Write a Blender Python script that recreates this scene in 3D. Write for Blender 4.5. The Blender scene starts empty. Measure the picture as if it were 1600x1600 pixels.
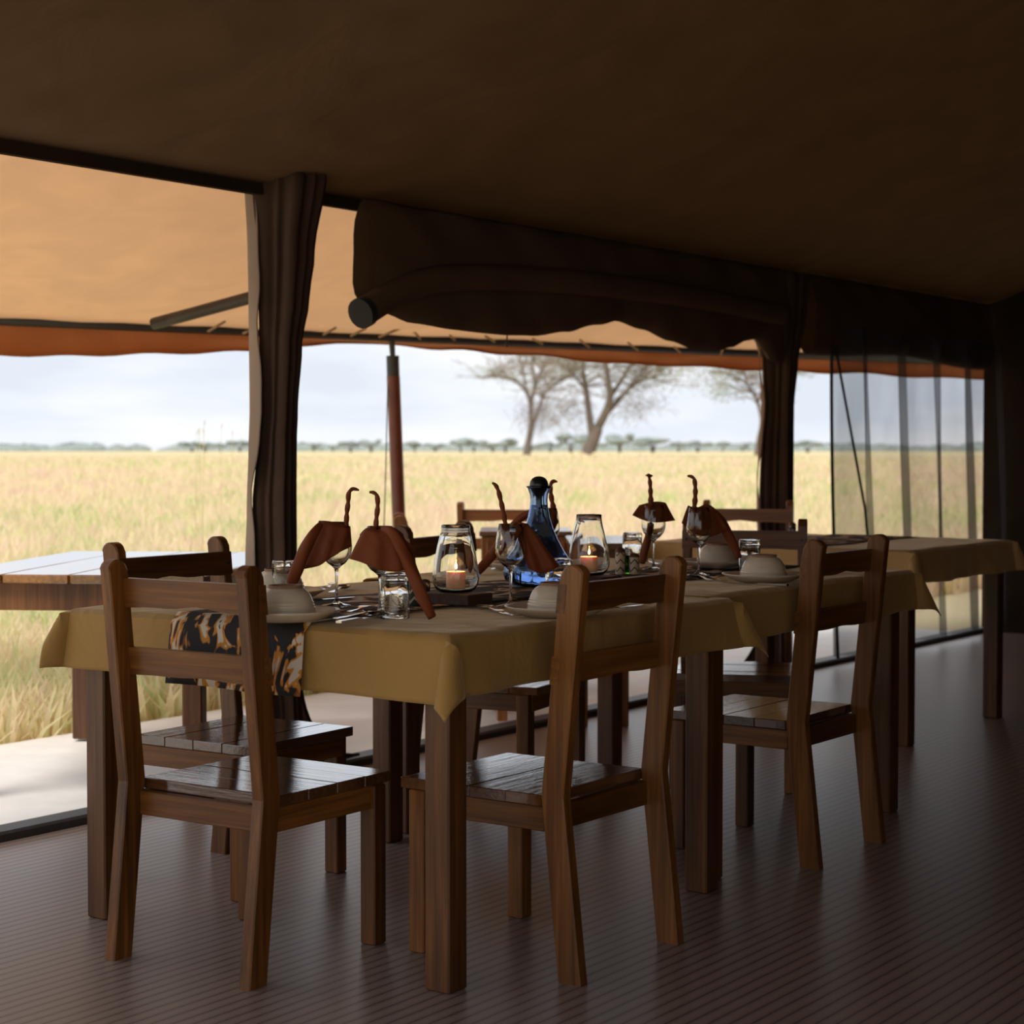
import bpy, math, random
import numpy as np
from mathutils import Vector, Matrix
random.seed(7); RNG = np.random.default_rng(7)
SC = bpy.context.scene
COL = SC.collection

# ------------------------------------------------------------------ camera
EYE = 1.15; FPX = 2890.0; HOR = 703.0
PITCH = math.atan((800 - HOR) / FPX)
cam_d = bpy.data.cameras.new('camera'); cam = bpy.data.objects.new('camera', cam_d); COL.objects.link(cam)
cam.location = (0, 0, EYE); cam.rotation_euler = (math.pi / 2 - PITCH, 0, 0)
cam_d.sensor_width = 36.0; cam_d.lens = 36.0 * FPX / 1600.0
cam_d.clip_start = 0.05; cam_d.clip_end = 3000
cam_d.dof.use_dof = True; cam_d.dof.focus_distance = 4.55; cam_d.dof.aperture_fstop = 5.2
SC.camera = cam

# ------------------------------------------------------------------ world, sun, exposure
W = bpy.data.worlds.new('overcast_sky'); SC.world = W; W.use_nodes = True
nt = W.node_tree; nt.nodes.clear()
tc = nt.nodes.new('ShaderNodeTexCoord'); mp = nt.nodes.new('ShaderNodeMapping')
mp.inputs['Scale'].default_value = (2.2, 2.2, 9.0); mp.inputs['Location'].default_value = (0.35, 0.2, 0.1)
nz = nt.nodes.new('ShaderNodeTexNoise'); nz.inputs['Scale'].default_value = 2.4; nz.inputs['Detail'].default_value = 5
rp = nt.nodes.new('ShaderNodeValToRGB')
rp.color_ramp.elements[0].position = 0.36; rp.color_ramp.elements[0].color = (0.65, 0.705, 0.785, 1)
rp.color_ramp.elements[1].position = 0.60; rp.color_ramp.elements[1].color = (0.87, 0.88, 0.90, 1)
bg = nt.nodes.new('ShaderNodeBackground'); bg.inputs['Strength'].default_value = 1.0
wo = nt.nodes.new('ShaderNodeOutputWorld')
nt.links.new(tc.outputs['Generated'], mp.inputs['Vector']); nt.links.new(mp.outputs['Vector'], nz.inputs['Vector'])
nt.links.new(nz.outputs['Fac'], rp.inputs['Fac']); nt.links.new(rp.outputs['Color'], bg.inputs['Color'])
nt.links.new(bg.outputs['Background'], wo.inputs['Surface'])
sun_d = bpy.data.lights.new('sun', 'SUN'); sun_d.energy = 2.7; sun_d.angle = math.radians(25); sun_d.color = (1.0, 0.96, 0.88)
sun = bpy.data.objects.new('sun', sun_d); COL.objects.link(sun); sun.rotation_euler = (math.radians(28), math.radians(-22), 0)
SC.view_settings.view_transform = 'Standard'; SC.view_settings.look = 'None'
SC.view_settings.exposure = 0.28; SC.view_settings.gamma = 1.0; SC.view_settings.use_curve_mapping = False
SC.cycles.max_bounces = 14; SC.cycles.transmission_bounces = 12; SC.cycles.transparent_max_bounces = 12
SC.cycles.diffuse_bounces = 5; SC.cycles.glossy_bounces = 5

# ------------------------------------------------------------------ frames of reference
TZ = 0.765
U = Vector((0.5836406, 0.8120121, 0)); N = Vector((-0.8120121, 0.5836406, 0)); C0 = Vector((-0.1292942, 3.8414150, 0))
ANG = math.atan2(U.y, U.x)
def P(s, t, z=0.0):
    """table frame (along the tables, across them, height) to world"""
    v = C0 + U * s + N * t; return Vector((v.x, v.y, z))
def at(px, py, d):
    """the point seen at px, py in the photograph at distance d in front of the camera"""
    x = (px - 800) / FPX; y = -(py - 800) / FPX
    r = Vector((x, math.cos(PITCH) + y * math.sin(PITCH), -math.sin(PITCH) + y * math.cos(PITCH)))
    return Vector((0, 0, EYE)) + r * (d / r.y)
def onz(px, py, z):
    x = (px - 800) / FPX; y = -(py - 800) / FPX
    r = Vector((x, math.cos(PITCH) + y * math.sin(PITCH), -math.sin(PITCH) + y * math.cos(PITCH)))
    return Vector((0, 0, EYE)) + r * ((z - EYE) / r.z)

# ------------------------------------------------------------------ materials
MATS = {}
def new_mat(name):
    m = bpy.data.materials.new(name); m.use_nodes = True; m.node_tree.nodes.clear(); MATS[name] = m
    nt = m.node_tree; out = nt.nodes.new('ShaderNodeOutputMaterial')
    return m, nt, out
def nd(nt, typ, **kw):
    n = nt.nodes.new(typ)
    for k, v in kw.items():
        if k in n.inputs: n.inputs[k].default_value = v
        else: setattr(n, k, v)
    return n
def ramp(nt, stops, fac=None, interp='LINEAR'):
    r = nt.nodes.new('ShaderNodeValToRGB'); cr = r.color_ramp; cr.interpolation = interp
    while len(cr.elements) < len(stops): cr.elements.new(0.5)
    for e, (p, c) in zip(cr.elements, stops): e.position = p; e.color = (*c, 1)
    if fac is not None: nt.links.new(fac, r.inputs['Fac'])
    return r
def coords(nt, scale=(1, 1, 1), kind='Object', rand=False):
    tc = nt.nodes.new('ShaderNodeTexCoord'); mp = nt.nodes.new('ShaderNodeMapping'); mp.inputs['Scale'].default_value = scale
    nt.links.new(tc.outputs[kind], mp.inputs['Vector'])
    if rand:
        oi = nt.nodes.new('ShaderNodeObjectInfo'); mu = nd(nt, 'ShaderNodeVectorMath', operation='SCALE'); mu.inputs[0].default_value = (13, 7, 9)
        nt.links.new(oi.outputs['Random'], mu.inputs['Scale']); nt.links.new(mu.outputs[0], mp.inputs['Location'])
    return mp.outputs['Vector']
def plain(name, col, rough=0.6, var=0.15, scale=30, bump=0.0, spec=0.5, metal=0.0, **extra):
    m, nt, out = new_mat(name)
    b = nd(nt, 'ShaderNodeBsdfPrincipled'); b.inputs['Roughness'].default_value = rough; b.inputs['Metallic'].default_value = metal
    b.inputs['Specular IOR Level'].default_value = spec
    n = nd(nt, 'ShaderNodeTexNoise', Scale=scale, Detail=4); nt.links.new(coords(nt), n.inputs['Vector'])
    r = ramp(nt, [(0.3, tuple(c * (1 - var) for c in col)), (0.7, tuple(min(1, c * (1 + var)) for c in col))], n.outputs['Fac'])
    nt.links.new(r.outputs['Color'], b.inputs['Base Color'])
    if bump:
        bp = nd(nt, 'ShaderNodeBump', Strength=bump, Distance=0.01); nt.links.new(n.outputs['Fac'], bp.inputs['Height']); nt.links.new(bp.outputs['Normal'], b.inputs['Normal'])
    for k, v in extra.items(): b.inputs[k.replace('_', ' ')].default_value = v
    nt.links.new(b.outputs[0], out.inputs['Surface']); return m
def wood(name, axis, dark, mid, light, rough=0.42, bump=0.25, streak=60, coat=0.12, crough=0.2):
    m, nt, out = new_mat(name)
    sc = [streak, streak, streak]; sc['xyz'.index(axis)] = 2.2
    v = coords(nt, tuple(sc), rand=True)
    n1 = nd(nt, 'ShaderNodeTexNoise', Scale=1.0, Detail=6, Roughness=0.65); nt.links.new(v, n1.inputs['Vector'])
    sc2 = [5, 5, 5]; sc2['xyz'.index(axis)] = 1.2
    v2 = coords(nt, tuple(sc2), rand=True)
    n2 = nd(nt, 'ShaderNodeTexNoise', Scale=1.0, Detail=3); nt.links.new(v2, n2.inputs['Vector'])
    mx = nd(nt, 'ShaderNodeMix'); mx.inputs['Factor'].default_value = 0.45
    nt.links.new(n1.outputs['Fac'], mx.inputs['A']); nt.links.new(n2.outputs['Fac'], mx.inputs['B'])
    r = ramp(nt, [(0.32, dark), (0.5, mid), (0.68, light)], mx.outputs['Result'])
    oi = nt.nodes.new('ShaderNodeObjectInfo'); mr = nd(nt, 'ShaderNodeMapRange'); mr.inputs['To Min'].default_value = 0.75; mr.inputs['To Max'].default_value = 1.2
    nt.links.new(oi.outputs['Random'], mr.inputs['Value'])
    hs = nd(nt, 'ShaderNodeHueSaturation'); nt.links.new(mr.outputs['Result'], hs.inputs['Value']); nt.links.new(r.outputs['Color'], hs.inputs['Color'])
    b = nd(nt, 'ShaderNodeBsdfPrincipled', Roughness=rough); b.inputs['Specular IOR Level'].default_value = 0.35 if coat < 0.5 else 0.6; b.inputs['Coat Weight'].default_value = coat; b.inputs['Coat Roughness'].default_value = crough
    nt.links.new(hs.outputs['Color'], b.inputs['Base Color'])
    bp = nd(nt, 'ShaderNodeBump', Strength=bump, Distance=0.004); nt.links.new(n1.outputs['Fac'], bp.inputs['Height'])
    nt.links.new(bp.outputs['Normal'], b.inputs['Normal']); nt.links.new(bp.outputs['Normal'], b.inputs['Coat Normal'])
    nt.links.new(b.outputs[0], out.inputs['Surface']); return m
WD, WM, WL = (0.045, 0.014, 0.003), (0.165, 0.057, 0.009), (0.33, 0.128, 0.026)
for a in 'xyz': wood('chair_wood_' + a, a, WD, WM, WL)
wood('seat_wood', 'x', WD, (0.11, 0.04, 0.012), (0.20, 0.08, 0.025), rough=0.10, bump=0.22, streak=38, coat=1.0, crough=0.04)
wood('polished_top', 'x', WD, WM, WL, rough=0.15, bump=0.12, coat=1.0, crough=0.06)
for a in 'xz': wood('verandah_wood_' + a, a, (0.16, 0.055, 0.014), (0.30, 0.115, 0.03), (0.42, 0.18, 0.055))  # brighter orange copy of the chair wood, outdoor light put into its colour
wood('table_wood', 'z', WD, (0.12, 0.042, 0.010), (0.25, 0.10, 0.028))
wood('block_wood', 'x', (0.04, 0.022, 0.012), (0.085, 0.050, 0.030), (0.14, 0.09, 0.055), rough=0.6, coat=0.0)

def cloth_mat(name, col, wrinkle=0.35, weave=900, sheen=0.5):
    m, nt, out = new_mat(name)
    v = coords(nt); n = nd(nt, 'ShaderNodeTexNoise', Scale=5.0, Detail=4, Distortion=0.8); nt.links.new(v, n.inputs['Vector'])
    w = nd(nt, 'ShaderNodeTexNoise', Scale=weave, Detail=1); nt.links.new(v, w.inputs['Vector'])
    r = ramp(nt, [(0.3, tuple(c * 0.88 for c in col)), (0.7, tuple(c * 1.1 for c in col))], w.outputs['Fac'])
    b = nd(nt, 'ShaderNodeBsdfPrincipled', Roughness=0.7); b.inputs['Sheen Weight'].default_value = sheen; b.inputs['Sheen Roughness'].default_value = 0.4; b.inputs['Sheen Tint'].default_value = (1.0, 0.78, 0.52, 1); b.inputs['Specular IOR Level'].default_value = 0.3
    nt.links.new(r.outputs['Color'], b.inputs['Base Color'])
    bp = nd(nt, 'ShaderNodeBump', Strength=wrinkle * 1.5, Distance=0.03); nt.links.new(n.outputs['Fac'], bp.inputs['Height']); nt.links.new(bp.outputs['Normal'], b.inputs['Normal'])
    nt.links.new(b.outputs[0], out.inputs['Surface']); return m
cloth_mat('khaki_cloth', (0.42, 0.235, 0.065)); cloth_mat('pale_cloth', (0.56, 0.34, 0.13))
cloth_mat('rust_napkin', (0.205, 0.046, 0.010), wrinkle=0.3, sheen=0.0)

def runner_mat():
    m, nt, out = new_mat('runner_print'); v = coords(nt, (9.0, 13.0, 9.0))
    n = nd(nt, 'ShaderNodeTexNoise', Scale=1.0, Detail=3, Roughness=0.6, Distortion=0.7); nt.links.new(v, n.inputs['Vector'])
    r = ramp(nt, [(0.0, (0.012, 0.008, 0.007)), (0.515, (0.012, 0.008, 0.007)), (0.522, (0.16, 0.055, 0.02)), (0.535, (0.55, 0.21, 0.02)), (0.565, (0.62, 0.24, 0.02)), (0.572, (0.66, 0.56, 0.44)), (0.70, (0.66, 0.56, 0.44)), (0.71, (0.02, 0.012, 0.01))], n.outputs['Fac'])
    b = nd(nt, 'ShaderNodeBsdfPrincipled', Roughness=0.8); nt.links.new(r.outputs['Color'], b.inputs['Base Color'])
    nt.links.new(b.outputs[0], out.inputs['Surface'])
runner_mat()

def canvas(name, col, trans, transcol=None, wr=0.3):
    m, nt, out = new_mat(name); v = coords(nt)
    n = nd(nt, 'ShaderNodeTexNoise', Scale=3.0, Detail=5, Distortion=0.6); nt.links.new(v, n.inputs['Vector'])
    r = ramp(nt, [(0.3, tuple(c * 0.8 for c in col)), (0.7, tuple(c * 1.15 for c in col))], n.outputs['Fac'])
    d = nd(nt, 'ShaderNodeBsdfDiffuse'); t = nd(nt, 'ShaderNodeBsdfTranslucent'); t.inputs['Color'].default_value = (*(transcol or col), 1)
    nt.links.new(r.outputs['Color'], d.inputs['Color'])
    bp = nd(nt, 'ShaderNodeBump', Strength=wr, Distance=0.05); nt.links.new(n.outputs['Fac'], bp.inputs['Height']); nt.links.new(bp.outputs['Normal'], d.inputs['Normal'])
    mx = nd(nt, 'ShaderNodeMixShader'); mx.inputs['Fac'].default_value = trans
    nt.links.new(d.outputs[0], mx.inputs[1]); nt.links.new(t.outputs[0], mx.inputs[2]); nt.links.new(mx.outputs[0], out.inputs['Surface'])
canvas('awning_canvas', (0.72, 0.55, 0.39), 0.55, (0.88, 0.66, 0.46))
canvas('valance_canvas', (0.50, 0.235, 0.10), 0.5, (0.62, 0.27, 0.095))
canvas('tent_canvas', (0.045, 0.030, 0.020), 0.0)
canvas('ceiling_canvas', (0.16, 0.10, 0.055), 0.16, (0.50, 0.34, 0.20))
canvas('flap_canvas', (0.135, 0.088, 0.060), 0.10, (0.12, 0.07, 0.035))
canvas('drape_net', (0.075, 0.046, 0.032), 0.0)
canvas('drape_edge', (0.30, 0.22, 0.16), 0.15)

def net_mat():
    m, nt, out = new_mat('net_mesh')
    d = nd(nt, 'ShaderNodeBsdfDiffuse'); d.inputs['Color'].default_value = (0.07, 0.065, 0.075, 1)
    t = nd(nt, 'ShaderNodeBsdfTransparent'); mx = nd(nt, 'ShaderNodeMixShader')
    n = nd(nt, 'ShaderNodeTexNoise', Scale=3.0, Detail=3); nt.links.new(coords(nt, (1, 1, 0.3)), n.inputs['Vector'])
    r = ramp(nt, [(0.3, (0.38, 0.38, 0.38)), (0.7, (0.62, 0.62, 0.62))], n.outputs['Fac'])
    nt.links.new(r.outputs['Color'], mx.inputs['Fac']); nt.links.new(t.outputs[0], mx.inputs[1]); nt.links.new(d.outputs[0], mx.inputs[2]); nt.links.new(mx.outputs[0], out.inputs['Surface'])
net_mat()
def glass(name, col=(1, 1, 1), ior=1.48, rough=0.0):
    m, nt, out = new_mat(name)
    g = nd(nt, 'ShaderNodeBsdfGlass', IOR=ior, Roughness=rough); 
    n = nd(nt, 'ShaderNodeTexNoise', Scale=40.0, Detail=1); nt.links.new(coords(nt), n.inputs['Vector'])
    r = ramp(nt, [(0.0, tuple(c * 0.97 for c in col)), (1.0, col)], n.outputs['Fac']); nt.links.new(r.outputs['Color'], g.inputs['Color'])
    nt.links.new(g.outputs[0], out.inputs['Surface'])
glass('clear_glass', (0.99, 0.995, 0.99)); glass('blue_glass', (0.70, 0.81, 0.99)); glass('green_glass', (0.38, 0.78, 0.18)); glass('water', (0.90, 0.94, 0.99), ior=1.33)
plain('glaze', (0.72, 0.61, 0.47), rough=0.22, var=0.05, spec=0.6); plain('bare_clay', (0.30, 0.17, 0.10), rough=0.8)
plain('steel', (0.62, 0.60, 0.58), rough=0.16, var=0.03, metal=1.0)
plain('wax', (0.95, 0.62, 0.46), rough=0.5, var=0.04, Subsurface_Weight=0.6, Subsurface_Radius=(0.02, 0.008, 0.004), Subsurface_Scale=0.5)
plain('black_rubber', (0.012, 0.011, 0.011), rough=0.3); plain('black_cord', (0.02, 0.018, 0.016), rough=0.7)
plain('bead_brown', (0.09, 0.035, 0.015), rough=0.5); plain('screw_black', (0.01, 0.01, 0.01), rough=0.4)
plain('pole_paint', (0.20, 0.062, 0.035), rough=0.4, scale=8); plain('pole_steel', (0.06, 0.065, 0.062), rough=0.5)
plain('bar_steel', (0.035, 0.028, 0.025), rough=0.5); plain('lace_cord', (0.38, 0.27, 0.16), rough=0.8)
plain('pale_slab', (0.76, 0.73, 0.70), rough=0.55, var=0.06, scale=6); plain('sill_timber', (0.05, 0.045, 0.045), rough=0.5)
plain('bark', (0.16, 0.125, 0.10), rough=0.9, scale=3); plain('hazed_leaf', (0.27, 0.31, 0.29), rough=0.9, scale=0.5, var=0.25)  # distant foliage is paled and greyed: haze mixed into its colour
plain('tree_leaf', (0.28, 0.29, 0.19), rough=0.9, scale=0.8, var=0.3); plain('twig', (0.27, 0.22, 0.18), rough=0.9, scale=1)
plain('emboss', (0.80, 0.78, 0.70), rough=0.15); plain('blue_beads', (0.035, 0.03, 0.03), rough=0.4); plain('wick', (0.02, 0.015, 0.01), rough=0.9)
def bead_mat():
    m, nt, out = new_mat('beadwork'); v = coords(nt)
    sp = nd(nt, 'ShaderNodeSeparateXYZ'); nt.links.new(v, sp.inputs[0])
    at2 = nd(nt, 'ShaderNodeMath', operation='ARCTAN2'); nt.links.new(sp.outputs['Y'], at2.inputs[0]); nt.links.new(sp.outputs['X'], at2.inputs[1])
    ml = nd(nt, 'ShaderNodeMath', operation='MULTIPLY'); ml.inputs[1].default_value = 0.7; nt.links.new(at2.outputs[0], ml.inputs[0])
    pp = nd(nt, 'ShaderNodeMath', operation='PINGPONG'); pp.inputs[1].default_value = 0.55; nt.links.new(ml.outputs[0], pp.inputs[0])
    mz = nd(nt, 'ShaderNodeMath', operation='MULTIPLY_ADD'); mz.inputs[1].default_value = 42.0; nt.links.new(sp.outputs['Z'], mz.inputs[0]); nt.links.new(pp.outputs[0], mz.inputs[2])
    fr = nd(nt, 'ShaderNodeMath', operation='FRACT'); nt.links.new(mz.outputs[0], fr.inputs[0])
    r = ramp(nt, [(0.0, (0.62, 0.48, 0.32)), (0.78, (0.62, 0.48, 0.32)), (0.80, (0.03, 0.022, 0.018)), (1.0, (0.03, 0.022, 0.018))], fr.outputs[0])
    r2 = ramp(nt, [(0.0, (0.02, 0.017, 0.015)), (0.70, (0.02, 0.017, 0.015)), (0.72, (0.48, 0.38, 0.20)), (1.0, (0.48, 0.38, 0.20))], fr.outputs[0])
    b = nd(nt, 'ShaderNodeBsdfPrincipled', Roughness=0.5); nt.links.new(r.outputs['Color'], b.inputs['Base Color']); nt.links.new(b.outputs[0], out.inputs['Surface'])
    m2 = m.copy(); m2.name = 'dark_beadwork'; MATS['dark_beadwork'] = m2
    n2 = m2.node_tree; rr = [x for x in n2.nodes if x.type == 'VALTORGB']; bb = [x for x in n2.nodes if x.type == 'BSDF_PRINCIPLED'][0]
    dk = [x for x in rr if x.color_ramp.elements[0].color[0] < 0.1][0]; n2.links.new(dk.outputs['Color'], bb.inputs['Base Color'])
bead_mat()
def flame_mat():
    m, nt, out = new_mat('flame'); e = nd(nt, 'ShaderNodeEmission', Strength=3.0); v = coords(nt)
    sp = nd(nt, 'ShaderNodeSeparateXYZ'); nt.links.new(v, sp.inputs[0]); mr = nd(nt, 'ShaderNodeMapRange'); mr.inputs['From Max'].default_value = 0.02; nt.links.new(sp.outputs['Z'], mr.inputs['Value'])
    r = ramp(nt, [(0.0, (1.0, 0.35, 0.06)), (0.4, (1.0, 0.85, 0.5)), (1.0, (1.0, 0.62, 0.2))], mr.outputs['Result']); nt.links.new(r.outputs['Color'], e.inputs['Color']); nt.links.new(e.outputs[0], out.inputs['Surface'])
flame_mat()
def grass_mats():
    m, nt, out = new_mat('grass_blades'); g = nd(nt, 'ShaderNodeNewGeometry')
    n0 = nd(nt, 'ShaderNodeTexNoise', Scale=0.13, Detail=2); nt.links.new(coords(nt, (1, 0.6, 0)), n0.inputs['Vector'])
    n1 = nd(nt, 'ShaderNodeTexNoise', Scale=1.5, Detail=2); nt.links.new(coords(nt, (1, 0.35, 0)), n1.inputs['Vector'])
    n = nd(nt, 'ShaderNodeMix'); n.inputs['Factor'].default_value = 0.55; nt.links.new(n0.outputs['Fac'], n.inputs['A']); nt.links.new(n1.outputs['Fac'], n.inputs['B'])
    ad = nd(nt, 'ShaderNodeMath', operation='MULTIPLY_ADD'); ad.inputs[1].default_value = 0.16; nt.links.new(g.outputs['Random Per Island'], ad.inputs[0]); nt.links.new(n.outputs['Result'], ad.inputs[2])
    r = ramp(nt, [(0.45, (0.60, 0.66, 0.31)), (0.51, (0.80, 0.73, 0.43)), (0.58, (0.88, 0.75, 0.51)), (0.66, (0.88, 0.73, 0.55)), (0.74, (0.84, 0.63, 0.50))], ad.outputs[0])
    d = nd(nt, 'ShaderNodeBsdfDiffuse'); t = nd(nt, 'ShaderNodeBsdfTranslucent'); mx = nd(nt, 'ShaderNodeMixShader'); mx.inputs['Fac'].default_value = 0.5
    nt.links.new(r.outputs['Color'], d.inputs['Color']); nt.links.new(r.outputs['Color'], t.inputs['Color']); nt.links.new(d.outputs[0], mx.inputs[1]); nt.links.new(t.outputs[0], mx.inputs[2]); nt.links.new(mx.outputs[0], out.inputs['Surface'])
    m, nt, out = new_mat('savanna_ground'); v = coords(nt, (1, 0.5, 1))
    n = nd(nt, 'ShaderNodeTexNoise', Scale=0.12, Detail=6, Roughness=0.6); nt.links.new(v, n.inputs['Vector'])
    n2 = nd(nt, 'ShaderNodeTexNoise', Scale=3.0, Detail=4); nt.links.new(v, n2.inputs['Vector'])
    mx = nd(nt, 'ShaderNodeMix'); mx.inputs['Factor'].default_value = 0.35; nt.links.new(n.outputs['Fac'], mx.inputs['A']); nt.links.new(n2.outputs['Fac'], mx.inputs['B'])
    r = ramp(nt, [(0.36, (0.46, 0.47, 0.24)), (0.46, (0.56, 0.49, 0.29)), (0.58, (0.60, 0.48, 0.33)), (0.70, (0.56, 0.44, 0.33))], mx.outputs['Result'])
    b = nd(nt, 'ShaderNodeBsdfDiffuse'); nt.links.new(r.outputs['Color'], b.inputs['Color']); nt.links.new(b.outputs[0], out.inputs['Surface'])
grass_mats()
def floor_mat():
    m, nt, out = new_mat('deck_floor'); v = coords(nt)
    w = nd(nt, 'ShaderNodeTexWave', Scale=9.0, Distortion=0.3, Detail=1.0); w.bands_direction = 'Y'; nt.links.new(v, w.inputs['Vector'])
    r = ramp(nt, [(0.0, (0.11, 0.08, 0.068)), (0.12, (0.26, 0.19, 0.16)), (1.0, (0.31, 0.23, 0.195))], w.outputs['Fac'])
    b = nd(nt, 'ShaderNodeBsdfPrincipled', Roughness=0.35); nt.links.new(r.outputs['Color'], b.inputs['Base Color']); nt.links.new(b.outputs[0], out.inputs['Surface'])
floor_mat()

# ------------------------------------------------------------------ mesh helpers
class MB:
    def __init__(self): self.v = []; self.f = []
    def add(self, vs, fs):
        o = len(self.v); self.v += [tuple(x) for x in vs]; self.f += [tuple(i + o for i in f) for f in fs]; return self
    def box(self, x0, x1, y0, y1, z0, z1, M=None, bev=0.0):
        if bev:
            b = bev; vs = []
            def ring(z, i): return [(x0 + i + b, y0 + i, z), (x1 - i - b, y0 + i, z), (x1 - i, y0 + i + b, z), (x1 - i, y1 - i - b, z), (x1 - i - b, y1 - i, z), (x0 + i + b, y1 - i, z), (x0 + i, y1 - i - b, z), (x0 + i, y0 + i + b, z)]
            vs = ring(z0, b) + ring(z0 + b, 0) + ring(z1 - b, 0) + ring(z1, b)
            fs = [tuple(range(7, -1, -1)), tuple(range(24, 32))]
            for k in range(3):
                for i in range(8): j = (i + 1) % 8; fs.append((k * 8 + i, k * 8 + j, k * 8 + 8 + j, k * 8 + 8 + i))
        else:
            vs = [(x0, y0, z0), (x1, y0, z0), (x1, y1, z0), (x0, y1, z0), (x0, y0, z1), (x1, y0, z1), (x1, y1, z1), (x0, y1, z1)]
            fs = [(3, 2, 1, 0), (4, 5, 6, 7), (0, 1, 5, 4), (1, 2, 6, 5), (2, 3, 7, 6), (3, 0, 4, 7)]
        if M is not None: vs = [M @ Vector(v) for v in vs]
        return self.add(vs, fs)
    def tube(self, pts, rad, seg=10, lobes=0, amp=0.0, twist=0.0, flat=1.0, caps=True):
        pts = [Vector(p) for p in pts]; n = len(pts)
        rad = rad if isinstance(rad, (list, tuple)) else [rad] * n
        vs = []; up = Vector((0.13, 0.97, 0.21)).normalized(); ln = 0
        for i, p in enumerate(pts):
            d = (pts[min(i + 1, n - 1)] - pts[max(i - 1, 0)]).normalized()
            a = up - d * up.dot(d)
            if a.length < 1e-4: a = Vector((1, 0, 0)) - d * d.x
            a.normalize(); b = d.cross(a); up = a
            if i: ln += (p - pts[i - 1]).length
            for k in range(seg):
                th = 2 * math.pi * k / seg
                r = rad[i] * (1 + amp * math.cos(lobes * th + twist * ln)) if lobes else rad[i]
                vs.append(p + (a * math.cos(th) + b * math.sin(th) * flat) * r)
        fs = []
        for i in range(n - 1):
            for k in range(seg): j = (k + 1) % seg; fs.append((i * seg + k, i * seg + j, i * seg + seg + j, i * seg + seg + k))
        if caps: fs.append(tuple(range(seg - 1, -1, -1))); fs.append(tuple((n - 1) * seg + k for k in range(seg)))
        return self.add(vs, fs)
    def lathe(self, prof, seg=36, disp=None):
        vs = []; fs = []; idx = []
        for (r, z) in prof:
            if r < 1e-6: idx.append([len(vs)]); vs.append((0, 0, z))
            else:
                row = []
                for k in range(seg):
                    th = 2 * math.pi * k / seg; rr = r + (disp(th, r, z) if disp else 0)
                    row.append(len(vs)); vs.append((rr * math.cos(th), rr * math.sin(th), z))
                idx.append(row)
        for a, b in zip(idx, idx[1:]):
            for k in range(seg):
                j = (k + 1) % seg
                if len(a) == 1 and len(b) == 1: continue
                if len(a) == 1: fs.append((a[0], b[j], b[k]))
                elif len(b) == 1: fs.append((a[k], a[j], b[0]))
                else: fs.append((a[k], a[j], b[j], b[k]))
        return self.add(vs, fs)
    def grid(self, fn, nu, nv):
        vs = [fn(i / nu, j / nv) for j in range(nv + 1) for i in range(nu + 1)]
        fs = [(j * (nu + 1) + i, j * (nu + 1) + i + 1, (j + 1) * (nu + 1) + i + 1, (j + 1) * (nu + 1) + i) for j in range(nv) for i in range(nu)]
        return self.add(vs, fs)
    def mesh(self, name, mat, smooth=False, angle=None):
        me = bpy.data.meshes.new(name); me.from_pydata([tuple(v) for v in self.v], [], self.f); me.validate(); me.update()
        if mat: me.materials.append(MATS[mat])
        if smooth: me.shade_smooth()
        if angle: 
            me.shade_smooth()
            try: me.set_sharp_from_angle(angle=math.radians(angle))
            except Exception: pass
        return me
    def obj(self, name, mat, parent=None, smooth=False, angle=None): return link(name, self.mesh(name, mat, smooth, angle), parent)
def link(name, data, parent=None, loc=None, rz=None):
    o = bpy.data.objects.new(name, data); COL.objects.link(o)
    if parent: o.parent = parent
    if loc is not None: o.location = loc
    if rz is not None: o.rotation_euler = (0, 0, rz)
    return o
def tag(o, label, cat, group=None):
    o['label'] = label; o['category'] = cat
    if group: o['group'] = group
    return o
def thing(name, label, cat, loc=(0, 0, 0), rz=0.0, group=None): return tag(link(name, None, None, loc, rz), label, cat, group)
def struct(o, label=None):
    o['kind'] = 'structure'
    if label: o['label'] = label
    return o
def solid(o, th, off=0.0):
    m = o.modifiers.new('thickness', 'SOLIDIFY'); m.thickness = th; m.offset = off; return o
def interp(pts, x):
    if x <= pts[0][0]: return pts[0][1]
    for (a, b), (c, d) in zip(pts, pts[1:]):
        if x <= c: k = (x - a) / (c - a); k = k * k * (3 - 2 * k); return b + (d - b) * k
    return pts[-1][1]
def spline(pts, per=6):
    pts = [Vector(p) for p in pts]; out = []
    for i in range(len(pts) - 1):
        p0, p1, p2, p3 = pts[max(i - 1, 0)], pts[i], pts[i + 1], pts[min(i + 2, len(pts) - 1)]
        for k in range(per):
            t = k / per; out.append(0.5 * ((2 * p1) + (p2 - p0) * t + (2 * p0 - 5 * p1 + 4 * p2 - p3) * t * t + (3 * p1 - p0 - 3 * p2 + p3) * t ** 3))
    out.append(pts[-1]); return out
def lerp_list(vals, n): return [float(np.interp(i / (n - 1), np.linspace(0, 1, len(vals)), vals)) for i in range(n)]
def quad_patch(corners): return MB().add(corners, [(0, 1, 2, 3)])

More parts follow.
